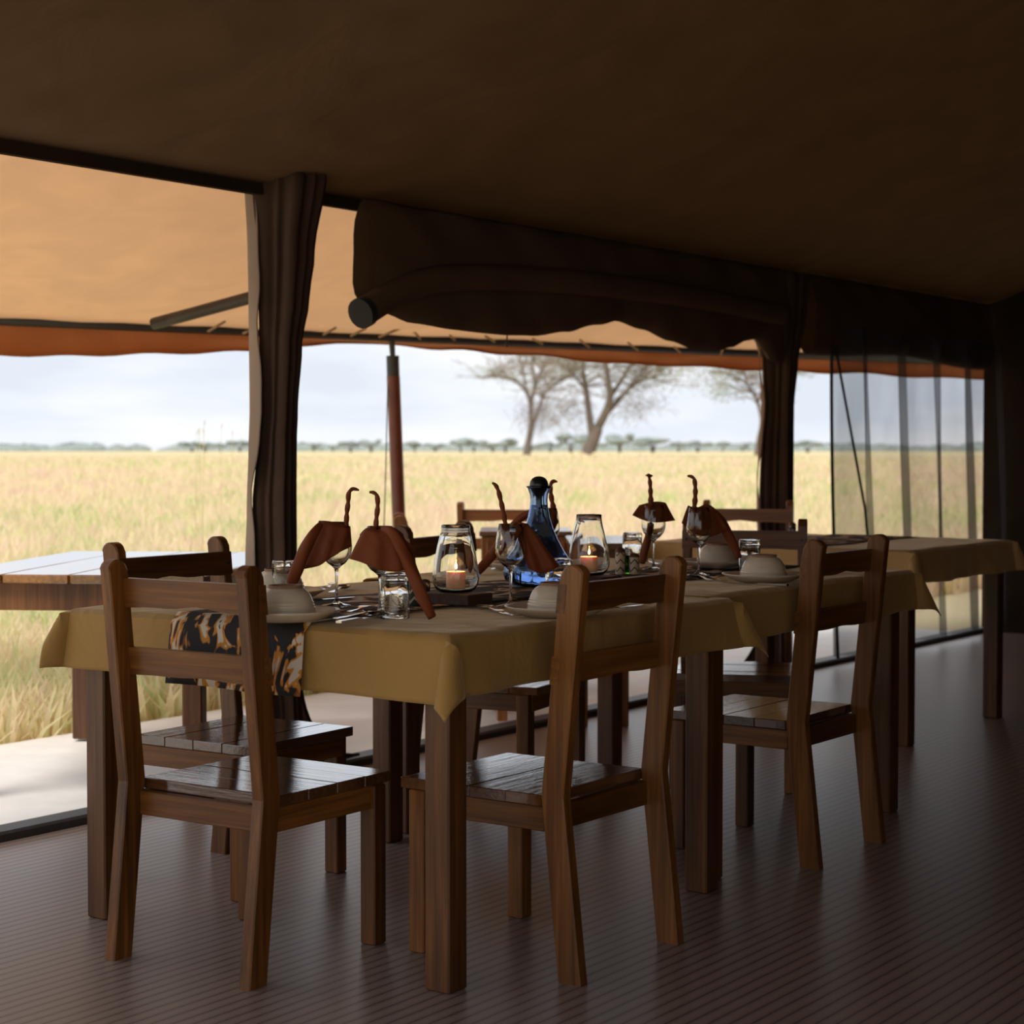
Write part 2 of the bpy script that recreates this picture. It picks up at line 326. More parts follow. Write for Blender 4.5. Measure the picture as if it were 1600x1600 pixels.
# ================================================================== THE SETTING
TW = 2.06   # the open side of the tent lies at this distance across
def prism(name, pts, z0, z1, mat):
    n = len(pts); vs = [(p.x, p.y, z0) for p in pts] + [(p.x, p.y, z1) for p in pts]
    fs = [tuple(range(n - 1, -1, -1)), tuple(range(n, 2 * n))] + [(i, (i + 1) % n, n + (i + 1) % n, n + i) for i in range(n)]
    return MB().add(vs, fs).obj(name, mat)
S0, S1, T0 = -3.7, 8.2, -3.3
fl = MB().box(S0, S1, T0, TW - 0.05, -0.12, 0.0).obj('floor', 'deck_floor'); fl.location = C0; fl.rotation_euler = (0, 0, ANG); struct(fl, 'pinkish striped deck floor inside the tent')
sl = MB().box(S0, S1, TW - 0.05, TW + 0.05, -0.12, 0.03, bev=0.008).obj('trim_1', 'sill_timber'); sl.location = C0; sl.rotation_euler = (0, 0, ANG); struct(sl, 'dark sill along the open side of the tent')
ps = MB().box(S0, S1, TW + 0.05, 3.52, -0.12, -0.01).obj('patio', 'pale_slab'); ps.location = C0; ps.rotation_euler = (0, 0, ANG); struct(ps, 'pale ground strip under the awning outside the tent')
# savanna
def ground_z(d): return -0.06 + 0.50 * max(0.0, min(1.0, (d - 12) / 60)) ** 1.0
gb = MB(); rows = [-40, -5, 3, 6, 9, 12, 16, 22, 30, 40, 55, 72, 100, 150, 250, 500, 1000, 2500]
xs = np.linspace(-1, 1, 21)
for y in rows:
    for x in xs: gb.v.append((float(x) * (60 + abs(y) * 0.9), y, ground_z(y) if y > 9 else -0.09))
for j in range(len(rows) - 1):
    for i in range(20): gb.f.append((j * 21 + i, j * 21 + i + 1, (j + 1) * 21 + i + 1, (j + 1) * 21 + i))
struct(gb.obj('ground', 'savanna_ground', smooth=True), 'dry grass plain stretching to the horizon')

def ceiling_z(t):
    return 2.05 + 1.0 * (1 - abs((t + 0.62) / 2.68)) if t < TW else 2.05
cb = MB().grid(lambda u, v: tuple(P(S0 + (S1 - S0) * u, T0 + (TW + 0.06 - T0) * v, ceiling_z(T0 + (TW + 0.06 - T0) * v) + 0.02 * math.sin(u * 40) * math.sin(v * 3.14))), 60, 24)
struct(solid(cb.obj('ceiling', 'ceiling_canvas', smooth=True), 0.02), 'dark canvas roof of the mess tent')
def wall(name, a, b, z0, z1, mat='tent_canvas', label=None):
    d = (b - a)
    w = MB().grid(lambda u, v: (a.x + d.x * u, a.y + d.y * u, z0 + (z1 - z0) * v), 30, 4).obj(name, mat)
    struct(solid(w, 0.03), label); return w
wall('wall_back', P(-1.3, T0), P(S1, T0), 0, 2.1, label='unseen canvas wall behind the viewer')  # unseen; cut short at one end so fill light gets in
wall('wall_right', P(S1, T0), P(S1, TW), 0, 3.1, label='canvas end wall of the tent')
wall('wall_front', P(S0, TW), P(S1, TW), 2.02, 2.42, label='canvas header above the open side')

# ------------------------------------------------------------------ awning with bar, valance, lacing, rafters, pole
BL = Vector((-1.572, 9.0, 1.745)); BR = Vector((2.01, 11.5, 1.735)); BD = BR - BL
def bar(a): return BL + BD * a
aw = thing('verandah_awning', 'tan canvas awning with orange valance laced to a dark bar', 'awning', (0, 0, 0))
def aw_fn(u, v):
    a = -0.55 + 2.1 * u; p = bar(a); s = (p - C0).dot(U); e = P(s, TW + 0.02, 2.40)
    q = p.lerp(e, v); q.z += -0.10 * math.sin(math.pi * v) + 0.02 * math.sin(a * 17 + v * 3) * math.sin(math.pi * v) + 0.003 * math.sin(a * 60) * (1 - v) ** 3; return tuple(q)
solid(MB().grid(aw_fn, 90, 14).obj('canvas_panel', 'awning_canvas', aw, smooth=True), 0.004)
HEM = [(100, 556), (295, 552), (390, 548), (465, 543), (530, 535), (612, 540), (700, 547), (780, 553), (1000, 570), (1185, 578), (1305, 583), (1500, 592)]
def val_fn(u, v):
    a = -0.5 + 1.95 * u; p = bar(a); px = 800 + FPX * p.x / p.y
    hz = at(px, interp(HEM, px) + 1.5 * math.sin(px * 0.05), p.y + 0.05).z
    q = Vector((p.x + 0.02 * v, p.y + 0.05 + 0.03 * math.sin(v * 3) + 0.012 * math.sin(a * 30) * v, p.z + 0.03 + (hz - p.z - 0.03) * v)); return tuple(q)
solid(MB().grid(val_fn, 120, 6).obj('valance', 'valance_canvas', aw, smooth=True), 0.004)
MB().tube([bar(-0.5), bar(0.2), bar(0.8), bar(1.45)], 0.030, 10).obj('front_bar', 'bar_steel', aw, smooth=True)
for px0, py0, px1, py1 in [(325, 518, 352, 502), (380, 521, 392, 516), (505, 523, 525, 512), (548, 525, 572, 513), (592, 527, 625, 513), (645, 516, 657, 530), (703, 524, 711, 531), (758, 525, 773, 534), (832, 529, 848, 538), (906, 531, 921, 543), (981, 535, 997, 548), (1054, 542, 1063, 551), (1126, 556, 1129, 546)]:
    k = (0.5 * (px0 + px1) - 800) / FPX; a = (k * BL.y - BL.x) / (BD.x - k * BD.y); d = bar(a).y - 0.13
    m = at(px0, py0, d), at(0.5 * (px0 + px1), 0.5 * (py0 + py1), d - 0.02), at(px1, py1, d)
    MB().tube(m, 0.007, 6).obj('lacing_cord', 'lace_cord', aw)
MB().tube([at(240, 506, 8.3), at(300, 490, 8.2), at(395, 464, 8.0), at(470, 444, 7.8)], 0.028, 10).obj('rafter', 'bar_steel', aw, smooth=True)
# pole
k = (612 - 800) / FPX; a = (k * BL.y - BL.x) / (BD.x - k * BD.y); dp = bar(a).y
po = thing('awning_pole', 'round red brown pole with grey top bracket holding up the awning', 'pole', (0, 0, 0))
pb = at(633, 1050, dp); pb.z = -0.06; pt = at(614.5, 588, dp)
MB().tube([pb, pb.lerp(pt, 0.5), pt], 0.0355, 16).obj('shaft', 'pole_paint', po, angle=40)
pc = at(613.5, 556, dp); MB().tube([pt + Vector((0, 0, -0.01)), pc], 0.034, 12).obj('bracket', 'pole_steel', po, angle=40)
MB().tube([pc, at(612, 532, dp)], [0.014, 0.017], 8).obj('spigot', 'pole_steel', po, angle=40)
gc = MB().tube([at(606, 590, dp), at(602, 760, dp - 0.2), at(594, 1000, dp - 0.6)], 0.003, 5).obj('guy_rope', 'black_cord'); tag(gc, 'thin dark guy rope hanging beside the awning pole', 'rope')

# ------------------------------------------------------------------ tied drapes on the two tent posts
def drape(name, label, rows, d, edge_rows, zb, ov=0):
    t = thing(name, label, 'drape', (0, 0, 0)); zs = np.linspace(zb, rows[0][0], 40)
    rz = [(z, 0) for z in zs]
    L = sorted((z, xl) for z, xl, xr in rows); R = sorted((z, xr) for z, xl, xr in rows)
    seg = 96; vs = []; fs = []
    for i, z in enumerate(zs):
        xl, xr = interp(L, z), interp(R, z); pl, pr = at(xl, 703, d), at(xr, 703, d); c = (pl + pr) / 2; h = (pr.x - pl.x) / 2
        for k in range(seg):
            th = 2 * math.pi * k / seg
            r = 1 + 0.13 * math.sin(5 * th + 0.9 * z) + 0.10 * math.sin(11 * th + 1.0 * z + 1) + 0.05 * math.sin(17 * th + 0.5 * z)
            x = max(-1, min(1, math.cos(th) * r)); vs.append((c.x + h * x, d + 0.8 * h * math.sin(th) * r, z))
    for i in range(len(zs) - 1):
        for k in range(seg): j = (k + 1) % seg; fs.append((i * seg + k, i * seg + j, i * seg + seg + j, i * seg + seg + k))
    fs.append(tuple(range(seg - 1, -1, -1))); fs.append(tuple((len(zs) - 1) * seg + k for k in range(seg)))
    MB().add(vs, fs).obj('gathered_net', 'drape_net', t, smooth=True)
    EL = sorted(edge_rows)
    def ef(u, v):
        z = zb + (rows[0][0] - zb) * v; x0 = interp([(q[0], q[1]) for q in EL], z); x1 = interp(L, z) + ov + 2.5 * math.sin(z * 11) + 1.5 * math.sin(z * 23)
        p = at(x0 + (x1 - x0) * u, 703, d - 0.02 - 0.05 * u); return (p.x, p.y, z)
    e = MB().grid(ef, 6, 40).obj('canvas_border', 'drape_edge', t, smooth=True); solid(e, 0.004)
    return t
k1 = FPX / 6.42
zz = lambda y, k: EYE - (y - HOR) / k
drape('post_drape', 'dark drape gathered round the left tent post with a tan canvas border', [(zz(268, k1), 398, 512), (zz(400, k1), 404, 492), (zz(464, k1), 406, 484), (zz(540, k1), 407, 472), (zz(640, k1), 408, 465), (zz(690, k1), 403, 463), (zz(790, k1), 395, 462), (zz(880, k1), 397, 462), (zz(1000, k1), 399, 462), (zz(1110, k1), 420, 470), (0.02, 418, 474)], 6.42,
      [(zz(268, k1), 384), (zz(400, k1), 389), (zz(464, k1), 390), (zz(640, k1), 391), (zz(700, k1), 389), (zz(790, k1), 386), (zz(880, k1), 383), (0.02, 398)], 0.02)
k2 = FPX / 9.45
drape('post_drape', 'dark drape gathered round the right tent post beside the net panel', [(zz(430, k2), 1172, 1262), (zz(500, k2), 1178, 1258), (zz(530, k2), 1184, 1252), (zz(560, k2), 1192, 1246), (zz(640, k2), 1195, 1240), (zz(700, k2), 1190, 1240), (zz(780, k2), 1188, 1240), (zz(860, k2), 1190, 1240), (zz(990, k2), 1186, 1236), (0.02, 1190, 1232)], 9.45,
      [(zz(430, k2), 1166), (zz(530, k2), 1180), (zz(560, k2), 1186), (zz(640, k2), 1190), (zz(700, k2), 1185), (zz(780, k2), 1183), (zz(860, k2), 1185), (0.02, 1183)], 0.02, ov=-2)
# rounded canvas corners at the foot of the posts
def corner_flap(name, label, s0, s1, zt):
    t = thing(name, label, 'flap', (0, 0, 0)); n = 14; pts = []
    for i in range(n + 1):
        th = math.pi / 2 * i / n; pts.append((s0 + (s1 - s0) * (1 - math.sin(th)) , 0.03 + zt * (1 - math.cos(th))))
    a = [P(s0, TW, z) for s, z in pts]; b = [P(s, TW, z) for s, z in pts]
    m = MB().add([*a, *b], [(i, i + 1, n + 2 + i, n + 1 + i) for i in range(n)]); solid(m.obj('canvas_corner', 'drape_edge', t), 0.004)
    MB().tube(b, 0.008, 6).obj('binding', 'black_cord', t, smooth=True)
corner_flap('corner_flap', 'rounded canvas corner with black binding at foot of left post', 1.80, 2.12, 0.35)
corner_flap('corner_flap', 'rounded canvas corner with black binding at foot of right post', 5.32, 4.80, 0.45)

# ------------------------------------------------------------------ rolled flaps hanging under the header
BC = [(1.90, 1.80), (2.131, 1.674), (2.223, 1.651), (2.373, 1.624), (2.609, 1.613), (2.944, 1.608), (3.167, 1.616), (3.401, 1.644), (3.647, 1.687), (3.801, 1.712), (4.014, 1.687), (4.236, 1.646), (4.468, 1.621), (4.648, 1.617), (4.835, 1.644), (4.996, 1.685), (5.062, 1.695), (5.162, 1.636), (5.23, 1.591), (5.32, 1.58)]
def flap(parent, s0, s1, bot, nu=90):
    def fn(u, v):
        s = s0 + (s1 - s0) * u; b = bot(s); th = v * 2 * math.pi
        zc = (2.06 + b) / 2; h = (2.06 - b) / 2
        z = zc - h * math.cos(th); t = TW - 0.05 - 0.055 * math.sin(th) * (1 + 0.25 * math.cos(th)) + 0.006 * math.sin(s * 14 + 3 * z * 8)
        return tuple(P(s, t, z))
    return MB().grid(fn, nu, 20).obj('sagging_canvas', 'flap_canvas', parent, smooth=True)
fo = thing('rolled_flap', 'dark rolled up canvas flap sagging between the two tent posts', 'tent flap', (0, 0, 0))
flap(fo, 2.10, 5.32, lambda s: interp(BC, s))
MB().tube(spline([P(2.03, TW - 0.10, 1.64), P(2.42, TW - 0.11, 1.785), P(3.2, TW - 0.12, 1.84), P(4.2, TW - 0.12, 1.85), P(5.2, TW - 0.12, 1.82)], 8), [0.052] * 33, 16).obj('roll', 'flap_canvas', fo, angle=50)
MB().tube([P(2.020, TW - 0.10, 1.636) , P(2.05, TW - 0.10, 1.647)], 0.056, 16).obj('roll_binding', 'black_cord', fo, angle=50)
cdn = 7.45; cord = MB().tube([at(792, 488, cdn), at(793, 515, cdn), at(792, 532, cdn)], 0.003, 6); 
lp = [at(792 + 2.0 * math.sin(2 * math.pi * i / 12), 537 - 5 * math.cos(2 * math.pi * i / 12), cdn) for i in range(13)]
cord.obj('tie_cord', 'black_cord', fo); MB().tube(lp, 0.0025, 6).obj('cord_loop', 'bead_brown', fo)
fo2 = thing('rolled_flap', 'dark canvas flap hanging above the net panel at far right', 'tent flap', (0, 0, 0))
flap(fo2, 5.62, 8.1, lambda s: 1.665 + 0.02 * math.sin(s * 3), 50)

# mosquito net panel
def net_fn(u, v):
    s = 5.83 + 2.3 * u; z = 0.05 + 1.75 * v; return tuple(P(s + 0.04 * (1 - v), TW - 0.12 + 0.05 * math.sin(s * 13 + v * 1.5) + 0.02 * math.sin(s * 31), z))
mn = thing('mosquito_net', 'grey see-through mosquito net panel at the right edge', 'net', (0, 0, 0))
MB().grid(net_fn, 70, 16).obj('net_sheet', 'net_mesh', mn, smooth=True)
MB().tube([net_fn(0, v / 10) for v in range(11)], 0.010, 6).obj('net_edge', 'black_cord', mn, smooth=True)
MB().tube([Vector(net_fn(0.02, 0.95)), Vector(net_fn(0.10, 0.45)), Vector(net_fn(0.16, 0.05))], 0.008, 6).obj('net_seam', 'black_cord', mn, smooth=True)

# ================================================================== TABLES
def legs_for(parent, s0, s1, t0, t1, zt, w=0.066, mat='table_wood', ins=0.05):
    i = ins
    for (s, t) in ((s0 + i, t0 + i), (s1 - i, t0 + i), (s1 - i, t1 - i), (s0 + i, t1 - i)):
        MB().box(s - w / 2, s + w / 2, t - w / 2, t + w / 2, 0, zt, bev=0.004).obj('leg', mat, parent)
def table(name, label, s0, s1, t0, t1, ztop=0.757, loc=C0, rz=ANG, top_mat='polished_top', leg_mat='table_wood', planks=4, w=0.066, apron=0.09):
    t = thing(name, label, 'table', (loc[0], loc[1], 0), rz)
    legs_for(t, s0, s1, t0, t1, ztop - 0.03, w, leg_mat)
    wd = (t1 - t0) / planks
    for i in range(planks): MB().box(s0, s1, t0 + wd * i + 0.0015, t0 + wd * (i + 1) - 0.0015, ztop - 0.03, ztop, bev=0.004).obj('top_plank', top_mat, t)
    i = 0.05
    for b in ((s0 + i, s1 - i, t0 + i - 0.012, t0 + i + 0.012), (s0 + i, s1 - i, t1 - i - 0.012, t1 - i + 0.012), (s0 + i - 0.012, s0 + i + 0.012, t0 + i, t1 - i), (s1 - i - 0.012, s1 - i + 0.012, t0 + i, t1 - i)):
        MB().box(*b, ztop - 0.03 - apron, ztop - 0.03).obj('apron', leg_mat, t)
    return t
table('dining_table', 'wooden dining table under the nearer khaki tablecloth with print runner end', 0.0, 1.19, 0.0, 1.16, apron=0.06)
table('dining_table', 'wooden dining table pushed against the first beneath the farther khaki cloth', 1.22, 2.46, 0.06, 1.20, apron=0.06)

def tablecloth(name, label, s0, s1, t0, t1, z, dn, df, de0, de1, bias0=(1.1, 0.7), bias1=(1.0, 0.8), amp=0.012, seed=0, loc=C0, rz=ANG, mat='khaki_cloth'):
    """cloth with drops: near dn, far df, start end de0, other end de1"""
    us = sorted(set([round(x, 4) for x in np.concatenate([np.linspace(s0 - de0, s0, 14 if de0 else 1), np.linspace(s0, s1, 44), np.linspace(s1, s1 + de1, 14 if de1 else 1)])]))
    vs_ = sorted(set([round(x, 4) for x in np.concatenate([np.linspace(t0 - dn, t0, 14 if dn else 1), np.linspace(t0, t1, 36), np.linspace(t1, t1 + df, 10 if df else 1)])]))
    V = []
    for b in vs_:
        for a in us:
            oa = max(s0 - a, 0) or -max(a - s1, 0); ob = max(t0 - b, 0) or -max(b - t1, 0)   # + start/near, - end/far
            ea = min(max(a, s0), s1); eb = min(max(b, t0), t1); A, B = abs(oa), abs(ob); r = math.hypot(A, B)
            fold = amp * math.sin(a * 11 + seed) + 0.6 * amp * math.sin(a * 23 + b * 19 + seed * 2)
            if r == 0:
                V.append((a, b, z + 0.0012 * math.sin(a * 21 + b * 9 + seed) + 0.0008 * math.sin(b * 37 - a * 13))); continue
            k = r / 0.15
            if A and B:
                th = math.atan2(B, A); w = math.sin(2 * th); bi = bias0 if oa > 0 else bias1
                da = -1 if oa > 0 else 1; db = -1 if ob > 0 else 1
                h = 0.5 * r * w ** 0.8
                V.append((ea + da * (0.03 * math.cos(th) + h * math.cos(th) * bi[0]), eb + db * (0.03 * math.sin(th) + h * math.sin(th) * bi[1]), z - math.sqrt(max(r * r - h * h, 0))))
            elif A: V.append((ea + (-1 if oa > 0 else 1) * (0.012 + k * (0.018 + amp * math.sin(b * 12 + seed))), eb, z - A))
            else: V.append((ea, eb + (-1 if ob > 0 else 1) * (0.012 + k * (0.018 + fold)), z - B))
    n = len(us); F = [(j * n + i, j * n + i + 1, (j + 1) * n + i + 1, (j + 1) * n + i) for j in range(len(vs_) - 1) for i in range(n - 1)]
    o = MB().add(V, F).obj(name, mat, angle=42); o.location = (loc[0], loc[1], 0); o.rotation_euler = (0, 0, rz)
    solid(o, 0.002, -1.0); return tag(o, label, 'tablecloth')
tablecloth('tablecloth', 'khaki tablecloth on the nearest table with a pointed folded corner', 0, 1.19, 0, 1.16, TZ - 0.001, 0.126, 0.06, 0.142, 0.130, seed=1)
tablecloth('tablecloth', 'khaki tablecloth on the second table overlapping the nearer cloth', 1.15, 2.46, 0.05, 1.20, TZ + 0.004, 0.125, 0.05, 0.0, 0.12, seed=4)
# runners
def runner(name, label, s0, s1, t0, t1, z, drop, loc=C0, rz=ANG):
    us = list(np.linspace(s0 - drop, s0, 8)) + list(np.linspace(s0, s1, 50))[1:]; vs_ = np.linspace(t0, t1, 16); V = []
    for b in vs_:
        for a in us:
            o_ = max(s0 - a, 0); V.append((max(a, s0) - (0.022 + 0.16 * o_ + 0.01 * math.sin(b * 16) * o_ / 0.15 if o_ else 0), b + (0.01 * math.sin(a * 6)), z - o_ + (0.001 * math.sin(a * 30 + b * 11) if not o_ else 0)))
    n = len(us); o = MB().add(V, [(j * n + i, j * n + i + 1, (j + 1) * n + i + 1, (j + 1) * n + i) for j in range(15) for i in range(n - 1)]).obj(name, 'runner_print', smooth=True)
    o.location = (loc[0], loc[1], 0); o.rotation_euler = (0, 0, rz); solid(o, 0.0015, 1.0); return tag(o, label, 'runner')
RZ = TZ + 0.0075
runner('table_runner', 'black orange and white print runner down the middle of the khaki tables', 0.0, 2.40, 0.385, 0.80, RZ - 0.0015, 0.16)

# ================================================================== CHAIRS
HC, SEATZ, PW, PD = 0.905, 0.40, 0.032, 0.058
def post_y(z): return -0.045 * (1 - z / SEATZ) if z < SEATZ else -0.052 * (z - SEATZ) / (HC - SEATZ)
def post_mesh():
    m = MB(); prof = []
    zs = [0, 0.2, SEATZ, 0.6, 0.75, HC - PD * 0.45]
    front = [(post_y(z) + PD / 2, z) for z in zs]; back = [(post_y(z) - PD / 2, z) for z in zs]
    yt = post_y(HC); arc = [(yt + PD / 2 * math.cos(a), HC - PD * 0.45 + PD * 0.45 * math.sin(a)) for a in np.linspace(0.25, math.pi - 0.25, 8)]
    prof = front + arc + back[::-1]; n = len(prof)
    b = 0.003; 
    for x, sh in ((-PW / 2, b), (-PW / 2 + b, 0), (PW / 2 - b, 0), (PW / 2, b)):
        cy = sum(p[0] for p in prof) / n
        for i, (y, z) in enumerate(prof):
            if sh:
                y = y - math.copysign(sh, y - post_y(min(z, HC))); z = z - (sh if z > HC - PD * 0.45 else 0)
            m.v.append((x, y, z))
    for k in range(3):
        for i in range(n): j = (i + 1) % n; m.f.append((k * n + i, k * n + j, k * n + n + j, k * n + n + i))
    m.f.append(tuple(range(n - 1, -1, -1))); m.f.append(tuple(3 * n + i for i in range(n)))
    return m
CW = 0.205; SD = 0.43
def rail(z0, z1, wav=0.0, x1=CW + PW / 2 + 0.0008, th=0.022, yo=PD / 2 - 0.009):
    m = MB(); n = 14
    for i in range(n + 1):
        x = -x1 + 2 * x1 * i / n; zb = z0 + wav * (0.6 * math.sin(x * 19 + 1) + 0.4 * math.sin(x * 41)) ; 
        for (z, e) in ((zb, 0), (z1, 0)):
            y = post_y(z) + yo; m.v += [(x, y - th / 2, z), (x, y + th / 2, z)]
    for i in range(n):
        a = i * 4; b = a + 4; m.f += [(a, b, b + 2, a + 2), (a + 1, a + 3, b + 3, b + 1), (a + 2, b + 2, b + 3, a + 3), (a, a + 1, b + 1, b)]
    m.f += [(0, 2, 3, 1), (n * 4, n * 4 + 1, n * 4 + 3, n * 4 + 2)]; return m
CH = []   # (part name, mesh, offset)
def build_chair_meshes(tag_, mats):
    mz, mx, my, seat = mats; parts = []
    pm = post_mesh().mesh('back_post', mz)
    parts += [('back_post', pm, (-CW, 0, 0)), ('back_post', pm, (CW, 0, 0))]
    parts += [('top_rail', rail(0.800, 0.862, 0.006).mesh('top_rail', mx), (0, 0, 0)), ('lower_rail', rail(0.645, 0.705, 0.003).mesh('lower_rail', mx), (0, 0, 0))]
    lg = MB().box(-0.022, 0.022, -0.022, 0.022, 0, SEATZ - 0.026, bev=0.003).mesh('leg', mz)
    for sx in (-1, 1): parts.append(('leg', lg, (sx * (CW - 0.012), SD - 0.05, 0)))
    npl = 4; wd = (SD - 0.035) / npl; g = 0.0006
    pl = MB().box(-CW - 0.005, CW + 0.005, g, wd - g, -0.025, 0, bev=0.0015).mesh('seat_plank', seat)
    for i in range(npl): parts.append(('seat_plank', pl, (0, 0.034 + wd * i, SEATZ - 0.0006 * (i % 2))))
    af = MB().box(-CW + 0.012, CW - 0.012, -0.011, 0.011, -0.055, 0, bev=0.002).mesh('seat_apron', mx)
    parts += [('seat_apron', af, (0, SD - 0.035, SEATZ - 0.026)), ('seat_apron', af, (0, 0.022, SEATZ - 0.026))]
    asd = MB().box(-0.011, 0.011, 0.03, SD - 0.05, -0.055, 0, bev=0.002).mesh('seat_apron', my)
    for sx in (-1, 1): parts.append(('seat_apron', asd, (sx * (CW - 0.012), 0, SEATZ - 0.026)))
    return parts
CHAIR = build_chair_meshes('a', ('chair_wood_z', 'chair_wood_x', 'chair_wood_y', 'seat_wood'))
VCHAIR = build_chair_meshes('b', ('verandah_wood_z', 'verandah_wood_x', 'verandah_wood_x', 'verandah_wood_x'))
SCREW = MB().lathe([(0, 0), (0.005, 0), (0.005, 0.002), (0, 0.002)], 10).mesh('screw', 'screw_black')
def chair(label, back, facing, parts=CHAIR, sx=1.0, sz=1.0, group='wooden chairs in the mess tent', screws=False):
    """back = world point on the floor between the back posts; facing = angle of the sitter's view"""
    t = thing('wooden_chair', label, 'chair', (back[0], back[1], 0), facing - math.pi / 2, group); t.scale = (sx, 1, sz)
    for nm, me, off in parts: link(nm, me, t, off)
    if screws:
        for x in (-CW, CW):
            o = link('screw', SCREW, t, (x, post_y(0.83) + PD / 2 + 0.004, 0.83)); o.rotation_euler = (-math.pi / 2, 0, 0)
    return t
aN = math.atan2(N.y, N.x); aU = ANG
B = lambda s, t: P(s, t)
off = 0.05
# near side of the first table: posts at s .256 and .645
chair('wooden chair in the middle foreground with its back to the viewer', P(0.45, -0.10), aN)
chair('wooden chair at the table end, left foreground, its post before the print runner', P(-0.14, 0.60), aU + 0.02)
chair('wooden chair at far left across the table, facing the viewer', P(0.535, 1.34), aN + math.pi + 0.05, screws=True)
chair('wooden chair across the table behind the lettered candle jar', P(1.87, 1.45), aN + math.pi + 0.20, sx=1.12, screws=True)
chair('wooden chair on the near side at the right edge of the photo', P(1.75, -0.02), aN)
chair('wooden chair at the far table end with black screws in a pale worn rail', Vector((0.825, 6.58, 0)), math.atan2(-0.95, -0.20), screws=True)
chair('wooden chair far back in front of the right tent post', Vector((1.145, 9.02, 0)), math.atan2(-0.9, -0.25))
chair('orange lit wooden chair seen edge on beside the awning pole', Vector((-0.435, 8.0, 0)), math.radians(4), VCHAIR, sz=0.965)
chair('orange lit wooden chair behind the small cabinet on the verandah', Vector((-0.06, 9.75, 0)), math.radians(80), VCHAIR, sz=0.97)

# ================================================================== VERANDAH FURNITURE
def rot(loc, ang): return dict(loc=loc, rz=ang)
lt_a = Vector((-0.99, 5.95, 0)); lt_b = Vector((-0.86, 7.35, 0)); la = math.atan2(lt_b.y - lt_a.y, lt_b.x - lt_a.x)
table('side_table', 'bare polished wooden table at far left behind the chairs', 0.0, 1.38, 0.0, 0.9, ztop=0.745, loc=lt_a, rz=la)
ct = thing('wooden_cabinet', 'small orange lit wooden cabinet behind the blue carafe', 'cabinet', (-0.145, 8.72, 0), 0.0)
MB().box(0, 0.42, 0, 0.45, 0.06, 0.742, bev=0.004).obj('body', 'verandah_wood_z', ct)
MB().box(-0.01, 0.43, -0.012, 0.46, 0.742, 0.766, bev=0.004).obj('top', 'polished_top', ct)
for i in range(2):
    dd = MB().box(0.025 + i * 0.19, 0.025 + i * 0.19 + 0.182, -0.014, 0, 0.10, 0.72, bev=0.004).obj('door', 'verandah_wood_z', ct)
    kk = MB().lathe([(0, 0), (0.008, 0.002), (0.012, 0.012), (0.008, 0.02), (0, 0.021)], 12).mesh('knob', 'bar_steel', smooth=True); q = link('knob', kk, dd, (0.19 + (0.04 if i else -0.04), -0.014, 0.45)); q.rotation_euler = (math.pi / 2, 0, 0)
for x in (0.02, 0.36):
    for y in (0.03, 0.38): MB().box(x, x + 0.04, y, y + 0.04, 0, 0.062).obj('foot', 'verandah_wood_z', ct)
table('side_table', 'bare polished wooden table behind the plain candle jar', 0.0, 0.27, 0.0, 0.70, ztop=0.765, loc=Vector((0.24, 7.62, 0)), rz=0.0, leg_mat='chair_wood_z', w=0.05)
# far cloth table: its short end runs across the view
FS, FT0, FT1 = 3.62, 0.55, 1.75
table('dining_table', 'wooden dining table under the pale cloth far back at right', FS, 4.65, FT0, FT1, apron=0.06)
tablecloth('tablecloth', 'pale khaki tablecloth on the far back table at right', FS, 4.65, FT0, FT1, TZ - 0.001, 0.13, 0.06, 0.11, 0.06, seed=9, amp=0.02, mat='pale_cloth')
runner('table_runner', 'dark print runner on the far back table at right', FS, 4.62, 0.95, 1.35, TZ + 0.002, 0.0)

# ================================================================== TABLEWARE
WG = [(0, 0), (0.033, 0.0), (0.0348, 0.0012), (0.034, 0.0025), (0.014, 0.007), (0.006, 0.012), (0.0040, 0.022), (0.0034, 0.05), (0.0036, 0.08), (0.0055, 0.091), (0.012, 0.097), (0.022, 0.1045), (0.031, 0.116), (0.0365, 0.130), (0.0378, 0.143), (0.0365, 0.163), (0.033, 0.184), (0.0292, 0.2030), (0.0285, 0.2036), (0.0279, 0.2030), (0.0316, 0.184), (0.0351, 0.163), (0.0364, 0.143), (0.0350, 0.1305), (0.0297, 0.1175), (0.0205, 0.1065), (0.010, 0.1005), (0, 0.0985)]
WGM = MB().lathe(WG, 40).mesh('wine_glass', 'clear_glass', smooth=True)
def st(px, py, z):
    v = onz(px, py, z) - C0; return v.dot(U), v.dot(N)
def wine_glass(label, s, t, z=RZ):
    return tag(link('wine_glass', WGM, None, P(s, t, z)), label, 'glass', 'wine glasses on the set tables')
def tum_disp(th, r, z):
    if r < 0.0305: return 0
    q = math.cos(th * 8 + 0.4); v = 0.0007 * math.sin(z * 900) * max(0, q) ** 6
    return v + 0.0005 * math.sin(3 * th + z * 90)
TP = [(0.0290, 0.0), (0.0318, 0.0)] + [(0.0318, 0.004 + 0.0875 * i / 36) for i in range(37)] + [(0.0308, 0.0965), (0.0285, 0.0990), (0.020, 0.0985), (0, 0.0975), ] 
TI = [(0, 0.084), (0.022, 0.0845), (0.0275, 0.080), (0.0288, 0.05), (0.0290, 0.0)]
TUM = MB().lathe(TP + TI[0:0], 64, tum_disp); TUM.lathe(TI, 64)
TUMM = TUM.mesh('tumbler', 'clear_glass', smooth=True)
def tumbler(label, s, t, z=TZ + 0.001, sc=1.03):
    o = tag(link('tumbler', TUMM, None, P(s, t, z), -1.9), label, 'glass', 'upside down tumblers on the set tables'); o.scale = (sc, sc, sc); return o
